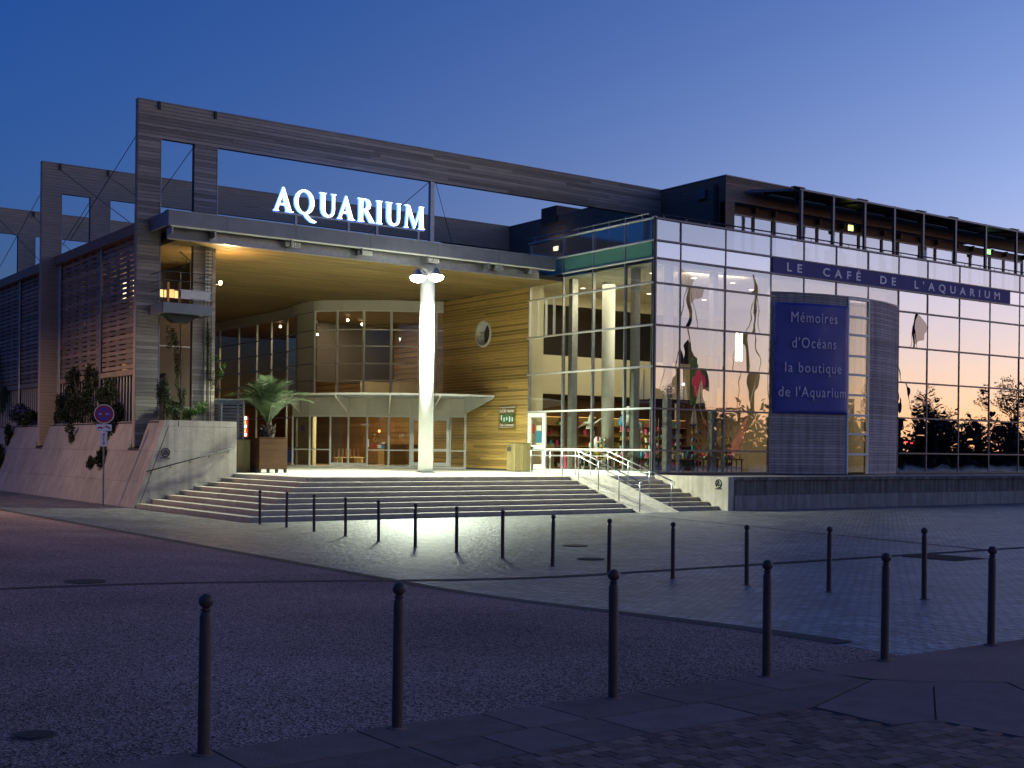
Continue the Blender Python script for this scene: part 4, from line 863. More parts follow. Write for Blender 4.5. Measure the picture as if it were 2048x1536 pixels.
while x < 61:
    w_ = 1.55 if k % 2 == 0 else 1.1
    bx('window', 'glass_rail', rt, x, x + w_, 38.98, 39.0, 9.95, 12.22); bx('window_frame', 'white_metal', rt, x, x + w_, 38.94, 39.02, 12.221, 12.28); bx('pillar', 'dark_steel', rt, x + w_ + .002, x + w_ + 0.16, 38.94, 39.1, 9.87, 12.65)
    bx('bracket', 'wood_slat', rt, x + w_ + .02, x + w_ + .14, 38.75, 38.935, 12.4, 12.65); bx('lintel', 'wood_brown', rt, x, x + w_, 38.95, 39.1, 12.282, 12.65); x += w_ + 0.165; k += 1
bl = thing('bulkhead_lamp', 'small lit bulkhead lamp on the dark rooftop wall above the canopy', 'lamp', (38.7, 50.2, 12.0)); bx('body', 'white_metal', bl, 38.64, 38.795, 50.0, 50.45, 11.9, 12.16); bx('lens', 'em_warm', bl, 38.60, 38.638, 50.05, 50.4, 11.93, 12.13); lamp('bulkhead_light', 'POINT', (38.4, 50.2, 12.0), 12, (1, .8, .4), bl, size=.05)
for x, m_, lab in ((46.96, 'em_exit', 'bright yellow-green exit light under the pergola near the middle'), (57.94, 'em_exit_green', 'green exit light under the pergola near the far end')):
    t = thing('exit_light', lab, 'exit sign', (x, 38.3, 12.3)); bx('case', 'mullion', t, x - .2, x + .2, 38.40, 38.46, 12.22, 12.58); bx('lit_face', m_, t, x - .17, x + .17, 38.385, 38.399, 12.25, 12.5)
pg = thing('pergola', 'dark steel pergola with louvred roof over the café roof terrace', 'pergola', (50, 37.3, 9.86))
PX = [41.15, 43.2, 45.33, 47.42, 49.55, 52.05, 54.5, 57.1, 59.6]
for i, x in enumerate(PX):
    bx('post', 'mullion', pg, x - .055, x + .055, 36.24, 36.36, 9.87, 13.02); MB().bar((x, 36.25, 13.06), (x, 38.42, 13.25), 0.07, 0.12).build('rafter', 'dark_steel', pg)
    if i in (0, 2, 4, 5, 7): bx('post_cap', 'dark_steel', pg, x - .55, x + .12, 36.18, 36.42, 13.11, 13.15)
bx('front_beam', 'mullion', pg, 41.0, 61.8, 36.22, 36.32, 13.02, 13.1)
for k in range(16): y = 36.42 + k * .128; MB().bar((40.2 + max(0, (38.4 - y)) * .4, y, 13.10 + k * .0118), (61.8, y, 13.10 + k * .0118), 0.135, 0.025).build('louvre', 'dark_steel', pg)
MB().bar((40.0, 38.42, 13.18), (41.2, 36.25, 13.08), 0.08, 0.1).build('end_beam', 'fascia', pg)
def chair(x, y, z, lab, rz=0):
    t = thing('terrace_chair', lab, 'chair', (x, y, z), 'chairs on the café roof terrace')
    bx('seat', 'lattice', t, x - .22, x + .22, y - .22, y + .22, z + .43, z + .46); bx('backrest', 'lattice', t, x - .22, x + .22, y + .20, y + .24, z + .52, z + 1.02)
    for q in (-.2, .17):
        for w in (-.2, .17): bx('leg', 'lattice', t, x + q, x + q + .03, y + w, y + w + .03, z, z + .428)
    for q in (-.21, .18): bx('back_post', 'lattice', t, x + q, x + q + .03, y + .20, y + .235, z + .462, z + .518)
for i, x in enumerate((41.9, 42.7, 44.0, 45.2, 46.3, 48.0)): chair(x, 37.0 + .15 * (i % 2), 9.865, f'{ORD[i]} pale terrace chair from the left behind the glass balustrade')

# ================================================================== SHOP AND CAFE INTERIORS
S('shop_floor', 'floor_in', 32.55, 62, 36.0, 52, 0.86, 0.93); S('shop_ceiling', 'ceiling', 32.5, 47.3, 36.1, 52, 9.05, 9.12); S('shop_gallery', 'cream', 33.0, 47.2, 46.0, 46.15, 4.4, 6.2); S('shop_gallery_floor', 'dark_room', 33.0, 47.2, 46.16, 52, 4.4, 4.55)
S('shop_back_wall', 'shop_back', 32.6, 47.2, 50.5, 50.7, 0.93, 4.4); S('shop_gallery_back', 'dark_room', 32.6, 47.2, 49.5, 49.7, 6.0, 9.05); S('shop_bulkhead', 'cream', 33.0, 47.2, 46.0, 46.15, 8.55, 9.05); S('shop_side_wall', 'cream', 47.3, 47.5, 36.6, 50.5, 0.93, 9.05); S('shop_pier', 'cream', 32.5, 33.2, 44.0, 44.2, 0.93, 9.05)
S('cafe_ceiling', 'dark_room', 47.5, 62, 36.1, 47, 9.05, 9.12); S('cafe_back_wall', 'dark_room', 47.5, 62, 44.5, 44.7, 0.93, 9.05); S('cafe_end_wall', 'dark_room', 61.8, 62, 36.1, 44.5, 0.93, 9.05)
for k, (x, y) in enumerate(((34.75, 41.4), (46.0, 39.0))):
    t = MB().lathe([(0.28, 0), (0.28, 8.1)], (x, y, 0.935), 24).build('shop_column', 'column', None, True); tag(t, ('white round column inside the shop behind the return glass', 'white round column inside the shop near the bowed bay')[k], 'column')
for i, (x, y) in enumerate(((34.2, 38), (36.5, 38), (38.8, 38), (35, 43.5), (38.5, 43), (42, 43), (41, 39))):
    t = thing('shop_downlight', f'{ORD[i]} small round downlight in the shop ceiling', 'lamp', (x, y, 9.0), 'shop ceiling downlights'); MB().disc((x, y, 9.03), 2, 0.11, 0.015, 14).build('lens', 'em_down', t); MB().disc((x, y, 9.025), 2, 0.15, 0.02, 14, r2=0.115).build('rim', 'white_metal', t)
lamp('shop_ceiling_light', 'AREA', (37.2, 41.2, 8.95), 520, (1.0, 0.88, 0.64), None, (37.2, 41.2, 0), 7.5, sizey=7); lamp('shop_back_light', 'AREA', (39, 48.3, 4.3), 150, (1.0, 0.66, 0.3), None, (39, 48.6, 0), 9, sizey=1.5); lamp('gallery_light', 'AREA', (37, 48, 8.9), 25, (1.0, 0.66, 0.36), None, (37, 48.5, 0), 6, sizey=1.0)
lamp('shop_sail_fill', 'AREA', (36.5, 36.5, 8.9), 260, (1.0, 0.86, 0.6), None, (37.5, 41.5, 2.5), 3.0, sizey=0.3)  # added fill light, lights the boat sails from the front
rr = random.Random(41); cols = ['sail', 'sea_blue', 'magenta', 'yellow', 'teal', 'white_paint', 'red_paint', 'wood_honey', 'leaf_bright', 'pink']
for i, (x, y, h, lab) in enumerate(((34.4, 36.7, 1.7, 'the first bottom pane'), (35.6, 36.8, 2.0, 'the second pane beside the inner post'), (37.2, 36.7, 1.6, 'the hammock'), (33.0, 36.7, 1.9, 'the corner post'), (33.0, 38.2, 2.1, 'the second bay of the return glass'), (33.1, 39.8, 1.5, 'the third bay of the return glass'), (34.8, 38.2, 2.2, 'the low model boat, set deeper'), (36.0, 40.6, 2.1, 'the counters, set deep inside'))):
    t = thing('goods_stand', f'slim shop stand hung with small bright goods behind {lab}', 'stand', (x, y, .93), 'goods stands in the shop')
    MB().tube([(x, y, .93), (x, y, .93 + h)], .02, 6).build('pole', 'steel', t); MB().lathe([(.2, 0), (.2, .03)], (x, y, .93), 12).build('foot', 'dark_steel', t)
    for q in range(5):
        z = 1.2 + q * h / 6.2; MB().lathe([(.24, 0), (.24, .015)], (x, y, z), 12).build('tray', 'wood_honey', t)
        for w in range(6):
            a = w * PI / 3 + q; MB().box(x + .17 * COS(a) - .035, x + .17 * COS(a) + .035, y + .17 * SIN(a) - .035, y + .17 * SIN(a) + .035, z + .016, z + .016 + rr.uniform(.08, .2)).build('goods', cols[rr.randrange(10)], t)
t = thing('tube_light', 'pair of upright fluorescent tubes glowing inside the shop', 'lamp', (45.4, 44, 6.4))
for q in (0, .3): MB().tube([(45.3 + q, 44, 6.35), (45.3 + q, 44, 7.75)], 0.035, 8).build('tube', 'em_tube', t)
bx('backplate', 'white_metal', t, 45.2, 45.7, 44.05, 44.08, 6.3, 7.8)
t = thing('spotlight', 'small dazzling spotlight hanging behind the corner pane', 'lamp', (35.6, 37.6, 4.6)); MB().lathe([(.03, -.05), (.055, -.02), (.055, .03), (.02, .05)], (35.6, 37.6, 4.55), 10).build('bulb', 'em_tube', t); MB().tube([(35.6, 37.6, 4.6), (35.6, 37.6, 9.0)], .008, 5).build('wire', 'dark_steel', t)
def boat(x, y, z, h, lab, m_='sail'):
    t = thing('model_sailboat', lab, 'sailboat', (x, y, z), 'model sailboats hung in the shop'); w = h * .42
    b = MB(); hull = [(-w * .5, .0), (-w * .35, .05 * h), (w * .45, .06 * h), (w * .55, .075 * h)]
    b.prism([(x - w * .5, z + .07 * h), (x - w * .36, z), (x + w * .38, z - .005), (x + w * .58, z + .075 * h)], 1, y - .07, y + .07).build('hull', 'navy_print', t)
    MB().tube([(x, y, z + .05 * h), (x, y, z + h)], 0.012, 6).build('mast', 'dark_steel', t)
    MB().prism([(x + .02, z + .12 * h), (x + w * .5, z + .12 * h), (x + w * .32, z + .5 * h), (x + .02, z + .97 * h)], 1, y - .006, y + .006).build('mainsail', m_, t)
    MB().prism([(x - .02, z + .12 * h), (x - w * .52, z + .10 * h), (x - .02, z + .86 * h)], 1, y - .006, y + .006).build('jib', m_, t)
    MB().tube([(x, y, z + h), (x, y, 9.04)], .005, 4).build('hanging_wire', 'dark_steel', t)
    MB().box(x - .02, x + .02, y - .01, y + .01, z - .18 * h, z).build('keel', 'navy_print', t)
boat(36.95, 39.0, 3.85, 1.25, 'white model sailboat hanging nearest the pink flower print'); boat(38.05, 39.1, 3.75, 1.25, 'white model sailboat hanging in front of the pink flower'); boat(36.7, 38.1, 2.85, 0.95, 'low model sailboat with two pale sails above the counters'); boat(34.15, 38.4, 3.75, 1.35, 'model sailboat hanging behind the return glass near the corner'); boat(35.9, 38.9, 2.9, 0.8, 'small narrow model sailboat beside the corner post')
def print_(name, lab, cat, x0, x1, y, z0, z1, m_):
    t = thing(name, lab, cat, ((x0 + x1) / 2, y, z0)); bx('cloth', m_, t, x0, x1, y, y + .02, z0, z1); MB().tube([(x0, y + .01, z1 + .02), (x1, y + .01, z1 + .02)], .015, 6).build('rod', 'steel', t); return t
t = print_('flower_print', 'green hanging print with a big pink flower', 'print', 41.15, 42.1, 43.0, 4.0, 6.2, 'leaf_print')
for k in range(5):
    a = 2 * PI * k / 5 + .4; cx_, cz_ = 41.72 + .24 * COS(a), 5.0 + .38 * SIN(a)
    MB().prism([(cx_ + .22 * COS(q * PI / 6), cz_ + .30 * SIN(q * PI / 6)) for q in range(12)], 1, 42.985 - .003 * k, 42.998).build('petal', 'pink', t)
print_('wave_print', 'dark and white striped hanging print', 'print', 43.6, 44.6, 44.5, 5.0, 6.6, 'navy_print'); print_('orange_print', 'tall pale orange painted hanging', 'print', 45.3, 46.6, 44.6, 4.0, 6.8, 'orange_print'); print_('pale_print', 'pale pink cloth hanging beside the striped print', 'print', 43.7, 44.7, 44.4, 3.8, 4.95, 'orange_print')
b = MB(); t = thing('hammock', 'brown striped hammock slung inside the shop window', 'hammock', (39.2, 38.6, 1.9))
N_ = 16
for i_ in range(N_ + 1):
    u = i_ / N_; x = 37.7 + u * 2.7; z = 3.2 - 1.9 * SIN(PI * min(u * .96, 1) ** 1.0) * (1 if u < .5 else 1) + u * .35; w = .08 + .34 * SIN(PI * u)
    b.v += [(x, 38.6 - w, z + .12 * SIN(PI * u)), (x, 38.6, z), (x, 38.6 + w, z + .12 * SIN(PI * u))]
for i_ in range(N_):
    for q in range(2): k = i_ * 3 + q; b.f.append((k, k + 1, k + 4, k + 3))
o = b.build('cloth', 'hammock', t, True); md = o.modifiers.new('t', 'SOLIDIFY'); md.thickness = .01
MB().tube([(37.7, 38.6, 3.2), (37.2, 38.6, 4.6)], .012, 5).build('rope', 'sail', t); MB().tube([(40.4, 38.6, 3.55), (40.9, 38.6, 4.8)], .012, 5).build('rope', 'sail', t)
rr = random.Random(12); cols = ['sail', 'sea_blue', 'magenta', 'yellow', 'teal', 'white_paint', 'red_paint', 'wood_honey', 'leaf_bright', 'pink']
TB = [(33.2, 37.2), (33.3, 38.9), (33.4, 40.4), (34.9, 37.0), (36.6, 37.0), (38.0, 37.3), (35.5, 39.4), (37.4, 39.6), (39.5, 40.2), (41.5, 41.0)]
DSC = ['the corner pane', 'the return glass with the blue balloon', 'the door of the return glass', 'the second bottom pane', 'the third bottom pane', 'the hammock end', 'the low model boat', 'the dark cabinet', 'the flower print', 'the orange print']
for i, (x, y) in enumerate(TB):
    t = thing('display_table', f'low shop display table loaded with goods behind {DSC[i]}', 'display table', (x, y, .93), 'shop display tables')
    bx('top', 'wood_honey' if i % 2 else 'dark_steel', t, x - .5, x + .5, y - .35, y + .35, 1.45, 1.5)
    for q in (-.46, .42):
        for w in (-.31, .27): bx('leg', 'dark_steel', t, x + q, x + q + .04, y + w, y + w + .04, .93, 1.449)
    bx('shelf', 'wood_brown', t, x - .45, x + .45, y - .3, y + .3, 1.1, 1.13)
    for q in range(7):
        a, c, h, w = x + rr.uniform(-.42, .34), y + rr.uniform(-.28, .2), rr.uniform(.08, .38), rr.uniform(.06, .16)
        if q % 3 == 0: MB().lathe([(w * .5, 0), (w * .7, h * .5), (w * .3, h * .85), (w * .35, h)], (a, c, 1.502), 10).build('vase', cols[rr.randrange(10)], t, True)
        elif q % 3 == 1: bx('gift_box', cols[rr.randrange(10)], t, a, a + w, c, c + w, 1.502, 1.502 + h * .7)
        else: MB().lathe([(.02, 0), (w * .6, h * .3), (w * .6, h * .6), (.02, h * .9)], (a, c, 1.502), 10).build('toy', cols[rr.randrange(10)], t, True)
def cabinet(x, y, lab, h=2.4):
    t = thing('display_cabinet', lab, 'cabinet', (x, y, .93)); bx('back', 'wood_honey', t, x - .6, x + .6, y + .3, y + .34, .93, .93 + h)
    for q in (-.6, .56): bx('side', 'wood_brown', t, x + q, x + q + .04, y - .1, y + .299, .93, .93 + h)
    for q in range(5): bx('shelf', 'wood_honey', t, x - .555, x + .555, y - .1, y + .295, 1.0 + q * h / 5, 1.03 + q * h / 5)
    for q in range(10): a = x - .45 + rr.random() * .85; zz = 1.035 + (q % 5) * h / 5; bx('goods', cols[rr.randrange(10)], t, a, a + rr.uniform(.06, .14), y, y + .1, zz, zz + rr.uniform(.1, .3))
    MB().tube([(x - .5, y - .05, .9 + h), (x + .5, y - .05, .9 + h)], .012, 6).build('strip_light', 'em_amber', t)
for k, (x, y) in enumerate(((36.2, 44.6), (38.2, 44.8), (40.2, 45), (42.2, 45), (34.6, 45.0))): cabinet(x, y, ('lit timber display cabinet at the back of the shop, the one behind the low boat', 'lit timber display cabinet in the shop behind the counters', 'lit display cabinet behind the dark counter', 'display cabinet behind the hammock', 'display cabinet at the back behind the return glass')[k])
t = thing('counter', 'dark sales counter inside the shop window', 'counter', (38.6, 41.6, .93)); bx('front', 'dark_steel', t, 37.6, 39.8, 41.3, 41.9, .93, 2.0); bx('top', 'wood_brown', t, 37.5, 39.9, 41.2, 42.0, 2.002, 2.05)
def cluster(name, lab, cat, pos, r_, m_, n=9):
    t = thing(name, lab, cat, pos); 
    for k in range(n):
        a, c, q = [pos[i_] + rr.uniform(-r_, r_) * .6 for i_ in range(3)]; s_ = r_ * rr.uniform(.25, .5)
        MB().lathe([(s_ * .3, -s_), (s_ * .9, -s_ * .4), (s_, s_ * .2), (s_ * .4, s_)], (a, c, q), 10).build('lobe', m_ if isinstance(m_, str) else m_[k % len(m_)], t, True)
cluster('blue_balloon', 'crumpled blue globe hanging behind the return glass', 'globe', (33.9, 39.0, 3.1), .5, ('sea_blue', 'white_paint')); cluster('soft_toys', 'heap of yellow and white soft toys on the window table', 'toys', (33.4, 40.5, 1.9), .45, ('yellow', 'white_paint', 'sail'))
t = thing('suitcase', 'pink wheeled suitcase standing inside the return glass', 'suitcase', (32.9, 42.0, .93)); bx('body', 'magenta', t, 32.8, 33.05, 41.8, 42.2, 1.0, 1.62); MB().tube([(32.92, 41.9, 1.62), (32.92, 41.9, 1.9), (32.92, 42.1, 1.9), (32.92, 42.1, 1.62)], .012, 6).build('handle', 'steel', t)
for q in (41.84, 42.16): MB().disc((32.85, q, .99), 0, .05, .04, 10).build('wheel', 'dark_steel', t)
t = thing('shop_bicycle', 'small pale bicycle displayed behind the return glass', 'bicycle', (33.0, 40.6, .93))
for q in (40.2, 41.1):
    w_ = MB().disc((33.0, q, 1.27), 0, .32, .03, 24, r2=.285).build('wheel', 'white_paint', t)
    for s_ in range(6): MB().tube([(33.015, q + .29 * COS(s_ * PI / 6), 1.27 + .29 * SIN(s_ * PI / 6)), (33.015, q - .29 * COS(s_ * PI / 6), 1.27 - .29 * SIN(s_ * PI / 6))], .004, 4).build('spoke', 'steel', w_)
MB().tube([(33.01, 40.2, 1.27), (33.01, 40.35, 1.75), (33.01, 40.85, 1.65), (33.01, 40.7, 1.3), (33.01, 41.1, 1.27), (33.01, 40.85, 1.65)], .018, 6).build('frame', 'sail', t); bx('saddle', 'dark_steel', t, 32.97, 33.05, 40.78, 40.98, 1.72, 1.76); MB().tube([(32.8, 40.33, 1.85), (33.22, 40.33, 1.85)], .014, 6).build('handlebar', 'steel', t)
t = thing('driftwood_bird', 'pale driftwood branch with a triangular ornament hanging in the window', 'ornament', (33.2, 40.8, 3.0)); MB().tube([(33.2, 41.5, 2.75), (33.2, 41.0, 2.95), (33.25, 40.5, 2.9), (33.2, 39.9, 3.15)], [.03, .06, .05, .02], 7).build('branch', 'sail', t, True); MB().prism([(40.6, 2.7), (41.1, 2.7), (40.85, 3.3)], 0, 33.3, 33.33).build('triangle', 'sail', t)
# dim café side
for k, (x, y, z, m_, w_) in enumerate(((51.3, 38.5, 2.35, 'em_red', .25), (51.8, 38.5, 2.30, 'em_red', .18), (49.0, 37.6, 1.35, 'em_orange', .14))):
    t = thing('bar_light', ('larger red neon light glowing inside the dim café', 'smaller red neon light beside the larger one in the café', 'small orange light low inside the dim café')[k], 'lamp', (x, y, z)); bx('tube', m_, t, x, x + w_, y, y + .04, z, z + .07); bx('holder', 'dark_steel', t, x, x + w_, y + .041, y + .06, z - .02, z + .09); MB().tube([(x + w_ / 2, y + .05, z - .02), (x + w_ / 2, y + .05, .93)], .012, 5).build('stand', 'dark_steel', t)
t = thing('blue_screen', 'blue glowing screen deep inside the café', 'screen', (51.6, 44.3, 3.0)); bx('panel', 'em_screen', t, 51.2, 52.4, 44.4, 44.44, 2.6, 3.4); bx('bezel', 'dark_steel', t, 51.15, 52.45, 44.441, 44.48, 2.55, 3.45)
for k, (x, y) in enumerate(((48.8, 37.6), (50.6, 38.2), (52.6, 37.7), (54.6, 38.3), (56.8, 37.8))):
    t = thing('cafe_table', f'{ORD[k]} small dim café table from the bowed bay behind the dark glass', 'table', (x, y, .93), 'café tables'); MB().lathe([(.36, .72), (.36, .75)], (x, y, .93), 16).build('top', 'wood_brown', t); MB().tube([(x, y, .93), (x, y, 1.65)], .03, 6).build('stem', 'steel', t); MB().lathe([(.22, 0), (.22, .02)], (x, y, .93), 14).build('foot', 'dark_steel', t)
lamp('cafe_dim_light', 'POINT', (53, 40.5, 6), 8, (1, .75, .5), None, size=.3)

# ================================================================== SMALL THINGS ROUND THE ENTRANCE
ba = thing('balcony', 'small steel balcony with mesh panel hung between the timber legs', 'balcony', (16.2, 42, 6.3))
bx('floor', 'fascia', ba, 15.02, 16.70, 41.35, 43.4, 6.34, 6.40); bx('edge_beam', 'fascia', ba, 15.0, 16.73, 41.28, 41.345, 6.31, 6.66); bx('edge_beam', 'fascia', ba, 16.705, 16.75, 41.35, 42.55, 6.31, 6.66); bx('edge_beam', 'fascia', ba, 14.97, 15.015, 41.35, 42.58, 6.31, 6.66)
bx('mesh_panel', 'lattice', ba, 15.62, 16.70, 41.305, 41.315, 6.86, 7.10)
for z in (6.84, 7.12): bx('panel_rail', 'steel', ba, 15.58, 16.72, 41.29, 41.33, z - .015, z + .015)
for x in (15.02, 15.6, 16.70): MB().tube([(x, 41.31, 6.4), (x, 41.31, 7.72)], .018, 6).build('rail_post', 'dark_steel', ba)
for z in (7.72, 7.42, 7.12): MB().tube([(15.0, 42.55, z), (15.0, 41.31, z), (16.72, 41.31, z)], .014, 6).build('rail', 'dark_steel', ba)
MB().tube([(16.72, 41.31, 7.72), (16.72, 42.5, 7.72)], .014, 6).build('rail', 'dark_steel', ba)
MB().prism([(15.2, 6.33), (16.5, 6.33), (16.1, 6.05), (15.6, 6.05)], 1, 41.8, 42.2).build('bracket', 'dark_steel', ba)
td = thing('trellis_ladder', 'narrow white-runged trellis ladder on the second timber leg', 'trellis', (17.2, 42.4, 7))
for x in (16.93, 17.05, 17.2): bx('upright', 'mullion', td, x - .012, x + .012, 42.46, 42.5, 2.64, 8.8)
z = 6.95
while z < 8.75: bx('rung', 'lattice', td, 16.94, 17.19, 42.44, 42.458, z, z + .035); z += .125
z = 2.8
while z < 6.9: bx('wire_rung', 'mullion', td, 16.94, 17.19, 42.45, 42.458, z, z + .012); z += .3
gt = thing('mesh_gate', 'grey steel framed gate with slatted infill beside the timber leg', 'gate', (18, 42.6, ZT))
for a, c in (((17.45, 42.9), (18.38, 42.3)),):
    for z0, z1 in ((3.36, 3.46), (0.9, 1.0)): pane(gt, a, c, z0, z1, 'galv', .08, 'rail')
    for f in (0, .28, 1): p = Vector(a).lerp(Vector(c), f); vbar(gt, p, .85, 3.36, .07, 'galv', 'stile')
    pane(gt, (17.43, 42.92), (18.42, 42.27), 3.47, 3.50, 'white_metal', .14, 'top_cap')
    z = 1.1
    while z < 3.3: pane(gt, a, c, z, z + .075, 'galv', .02, 'slat'); z += .115
wb = thing('timber_box', 'narrow upright timber box between the end wall and the planter', 'box', (18.1, 41.9, ZT))
for k in range(4): bx('board', 'wood_olive', wb, 17.55 + k * .24, 17.78 + k * .24, 41.95, 41.99, .86, 2.0)
bx('body', 'wood_core', wb, 17.56, 18.5, 41.991, 42.3, .86, 1.98); bx('lid', 'wood_olive', wb, 17.53, 18.53, 41.93, 42.33, 2.002, 2.03)
pt = thing('planter', 'large square brown timber planter on feet beside the steps', 'planter', (19.1, 41.8, ZT)); px0, py0, PW = 18.56, 41.28, 1.08
for k in range(9):
    z0 = 1.0 + k * .122
    bx('slat', 'wood_planter', pt, px0, px0 + PW, py0, py0 + .03, z0, z0 + .114); bx('slat', 'wood_planter', pt, px0, px0 + .03, py0 + .031, py0 + PW, z0, z0 + .114)
bx('liner', 'joint', pt, px0 + .031, px0 + PW - .03, py0 + .031, py0 + PW, .99, 2.06); bx('slat', 'wood_planter', pt, px0 + PW - .029, px0 + PW, py0 + .031, py0 + PW, 1.0, 2.09); bx('top_rim', 'wood_planter', pt, px0 - .01, px0 + PW + .01, py0 - .01, py0 + .09, 2.1, 2.13)
for k in range(4):
    bx('foot', 'dark_steel', pt, px0 + k * .33, px0 + .08 + k * .33, py0 + .02, py0 + .12, .85, .998)
    if k: bx('foot', 'dark_steel', pt, px0 + .02, px0 + .12, py0 + k * .31, py0 + .1 + k * .31, .85, .998)
# palm
pm = thing('palm', 'young feathery palm growing in the brown planter', 'palm', (19.1, 41.8, 2.06)); rr = random.Random(21)
MB().lathe([(.20, 0), (.24, .1), (.22, .3), (.15, .5), (.06, .6)], (19.1, 41.8, 2.05), 14).build('trunk', 'bark', pm)
for k in range(34): a = rr.uniform(0, 2 * PI); zz = 2.1 + rr.random() * .45; MB().bar((19.1 + .17 * COS(a), 41.8 + .17 * SIN(a), zz), (19.1 + .30 * COS(a), 41.8 + .30 * SIN(a), zz + .14), .06, .03).build('leaf_stub', 'bark', pm)
for k in range(38):
    az = 2 * PI * k / 26 * 2.618 + rr.uniform(-.2, .2); el = (1.50, 1.15, 1.38, .95)[k % 4] + rr.uniform(-.18, .12); Ln = rr.uniform(1.5, 2.0); b = MB(); pts = []; p = Vector((19.1, 41.8, 2.62)); e = el
    for q in range(15):
        pts.append(p.copy()); st_ = Ln / 14; p = p + Vector((COS(az) * COS(e), SIN(az) * COS(e), SIN(e))) * st_; e -= (0.02 + .014 * q) * rr.uniform(.75, 1.2) * (1.25 - el * .3)
    b.tube(pts, [.02 * (1 - q / 16) + .004 for q in range(15)], 4)
    for q in range(2, 15):
        for sub in (0, .33, .66):
            if q + sub > 14: continue
            base = pts[q].lerp(pts[min(q + 1, 14)], sub); t_ = (pts[min(q + 1, 14)] - pts[q - 1]).normalized(); sd_ = t_.cross(Vector((0, 0, 1))).normalized(); upv = sd_.cross(t_)
            ll = rr.uniform(.42, .55) * SIN(PI * (.15 + .8 * (q + sub) / 15.5)) + .06
            for s_ in (-1, 1):
                tip = base + (sd_ * s_ * .8 + t_ * .55 + upv * .30 - Vector((0, 0, .12 + rr.random() * .15))).normalized() * ll; wv = t_ * .011
                b.quad(base - wv, base + wv, base.lerp(tip, .6) + wv * .9, tip, base.lerp(tip, .6) - wv * .9)
    b.build('frond', 'palm', pm)
bi = thing('litter_bin', 'upright timber-slatted litter bin against the honey timber wall', 'bin', (31.6, 43.6, ZT))
for k in range(4): bx('slat', 'wood_olive', bi, 31.25, 31.27, 43.32 + k * .16, 43.47 + k * .16, .88, 1.95 if k > 1 else 2.05)
for k in range(4): bx('slat', 'wood_olive', bi, 31.28 + k * .19, 31.46 + k * .19, 43.28, 43.30, .88, 2.05)
bx('body', 'wood_core', bi, 31.272, 32.02, 43.302, 43.95, .86, 2.0); bx('mouth', 'joint', bi, 31.24, 31.249, 43.62, 43.92, 1.72, 1.92); bx('lid', 'wood_olive', bi, 31.23, 32.05, 43.27, 43.98, 2.052, 2.08)

# traffic sign
sx, sy = 13.36, 42.3; fw = Vector((-sx, -sy, 0)).normalized(); rt_ = Vector((-fw.y, fw.x, 0)); 
if rt_.x < 0: rt_ = -rt_
ts = thing('traffic_sign', 'round no stopping sign with two white plates on a thin post by the sloping wall', 'traffic sign', (sx, sy, ZG))
MB().tube([(sx, sy, ZG), (sx, sy, 3.05)], .03, 8).build('post', 'galv', ts)
def sp_(u, w, q): return Vector((sx, sy, 0)) + rt_ * u + fw * q + Vector((0, 0, w))
def poly_plate(name, pts, q0, q1, m_, parent):
    b = MB(); n = len(pts); b.v = [tuple(sp_(u, w, q1)) for u, w in pts] + [tuple(sp_(u, w, q0)) for u, w in pts]; b.f = [tuple(range(n)), tuple(reversed(range(n, 2 * n)))] + [(i_, n + i_, n + (i_ + 1) % n, (i_ + 1) % n) for i_ in range(n)]; return b.build(name, m_, parent)
def circ(r_, zc, k=32): return [(r_ * COS(2 * PI * i_ / k), zc + r_ * SIN(2 * PI * i_ / k)) for i_ in range(k)]
dk = poly_plate('disc', circ(.325, 2.83), .035, .05, 'white_paint', ts); poly_plate('red_ring', circ(.30, 2.83), .05, .054, 'red_paint', dk); poly_plate('blue_field', circ(.225, 2.83), .054, .058, 'blue_paint', dk)
for s_ in (1, -1):
    a = s_ * PI / 4; u = (COS(a), SIN(a)); v = (-SIN(a) * .028, COS(a) * .028); poly_plate('red_bar', [(-.21 * u[0] - v[0], 2.83 - .21 * u[1] - v[1]), (.21 * u[0] - v[0], 2.83 + .21 * u[1] - v[1]), (.21 * u[0] + v[0], 2.83 + .21 * u[1] + v[1]), (-.21 * u[0] + v[0], 2.83 - .21 * u[1] + v[1])], .058, .061 + .002 * s_, 'red_paint', dk)
for a, c in ((-.17, -.06), (.05, .18)):
    for q in range(4): poly_plate('pale_lettering', [(a + q * (c - a) / 4, 2.81), (a + q * (c - a) / 4 + .02, 2.81), (a + q * (c - a) / 4 + .02, 2.85), (a + q * (c - a) / 4, 2.85)], .064, .066, 'banner_letter', dk)
p1 = poly_plate('tow_plate', [(-.24, 2.26), (.24, 2.26), (.25, 2.28), (.25, 2.46), (.24, 2.48), (-.24, 2.48), (-.25, 2.46), (-.25, 2.28)], .035, .045, 'white_paint', ts)
for pts in ([(-.21, 2.34), (-.05, 2.34), (-.05, 2.37), (-.09, 2.40), (-.16, 2.39), (-.21, 2.37)], [(-.06, 2.36), (.02, 2.43), (.03, 2.42), (-.03, 2.36)], [(.03, 2.40), (.17, 2.33), (.20, 2.36), (.14, 2.41), (.06, 2.44)]): poly_plate('tow_truck_mark', pts, .045, .048, 'red_paint', p1)
for u, w in ((-.18, 2.335), (-.07, 2.335), (.19, 2.325)): poly_plate('wheel_mark', circ(.02, w, 10) if False else [(u + .02 * COS(i_ * PI / 5), w + .02 * SIN(i_ * PI / 5)) for i_ in range(10)], .045, .049, 'red_paint', p1)
p2 = poly_plate('arrow_plate', [(-.10, 1.73), (.10, 1.73), (.11, 1.75), (.11, 2.22), (.10, 2.24), (-.10, 2.24), (-.11, 2.22), (-.11, 1.75)], .035, .045, 'white_paint', ts)
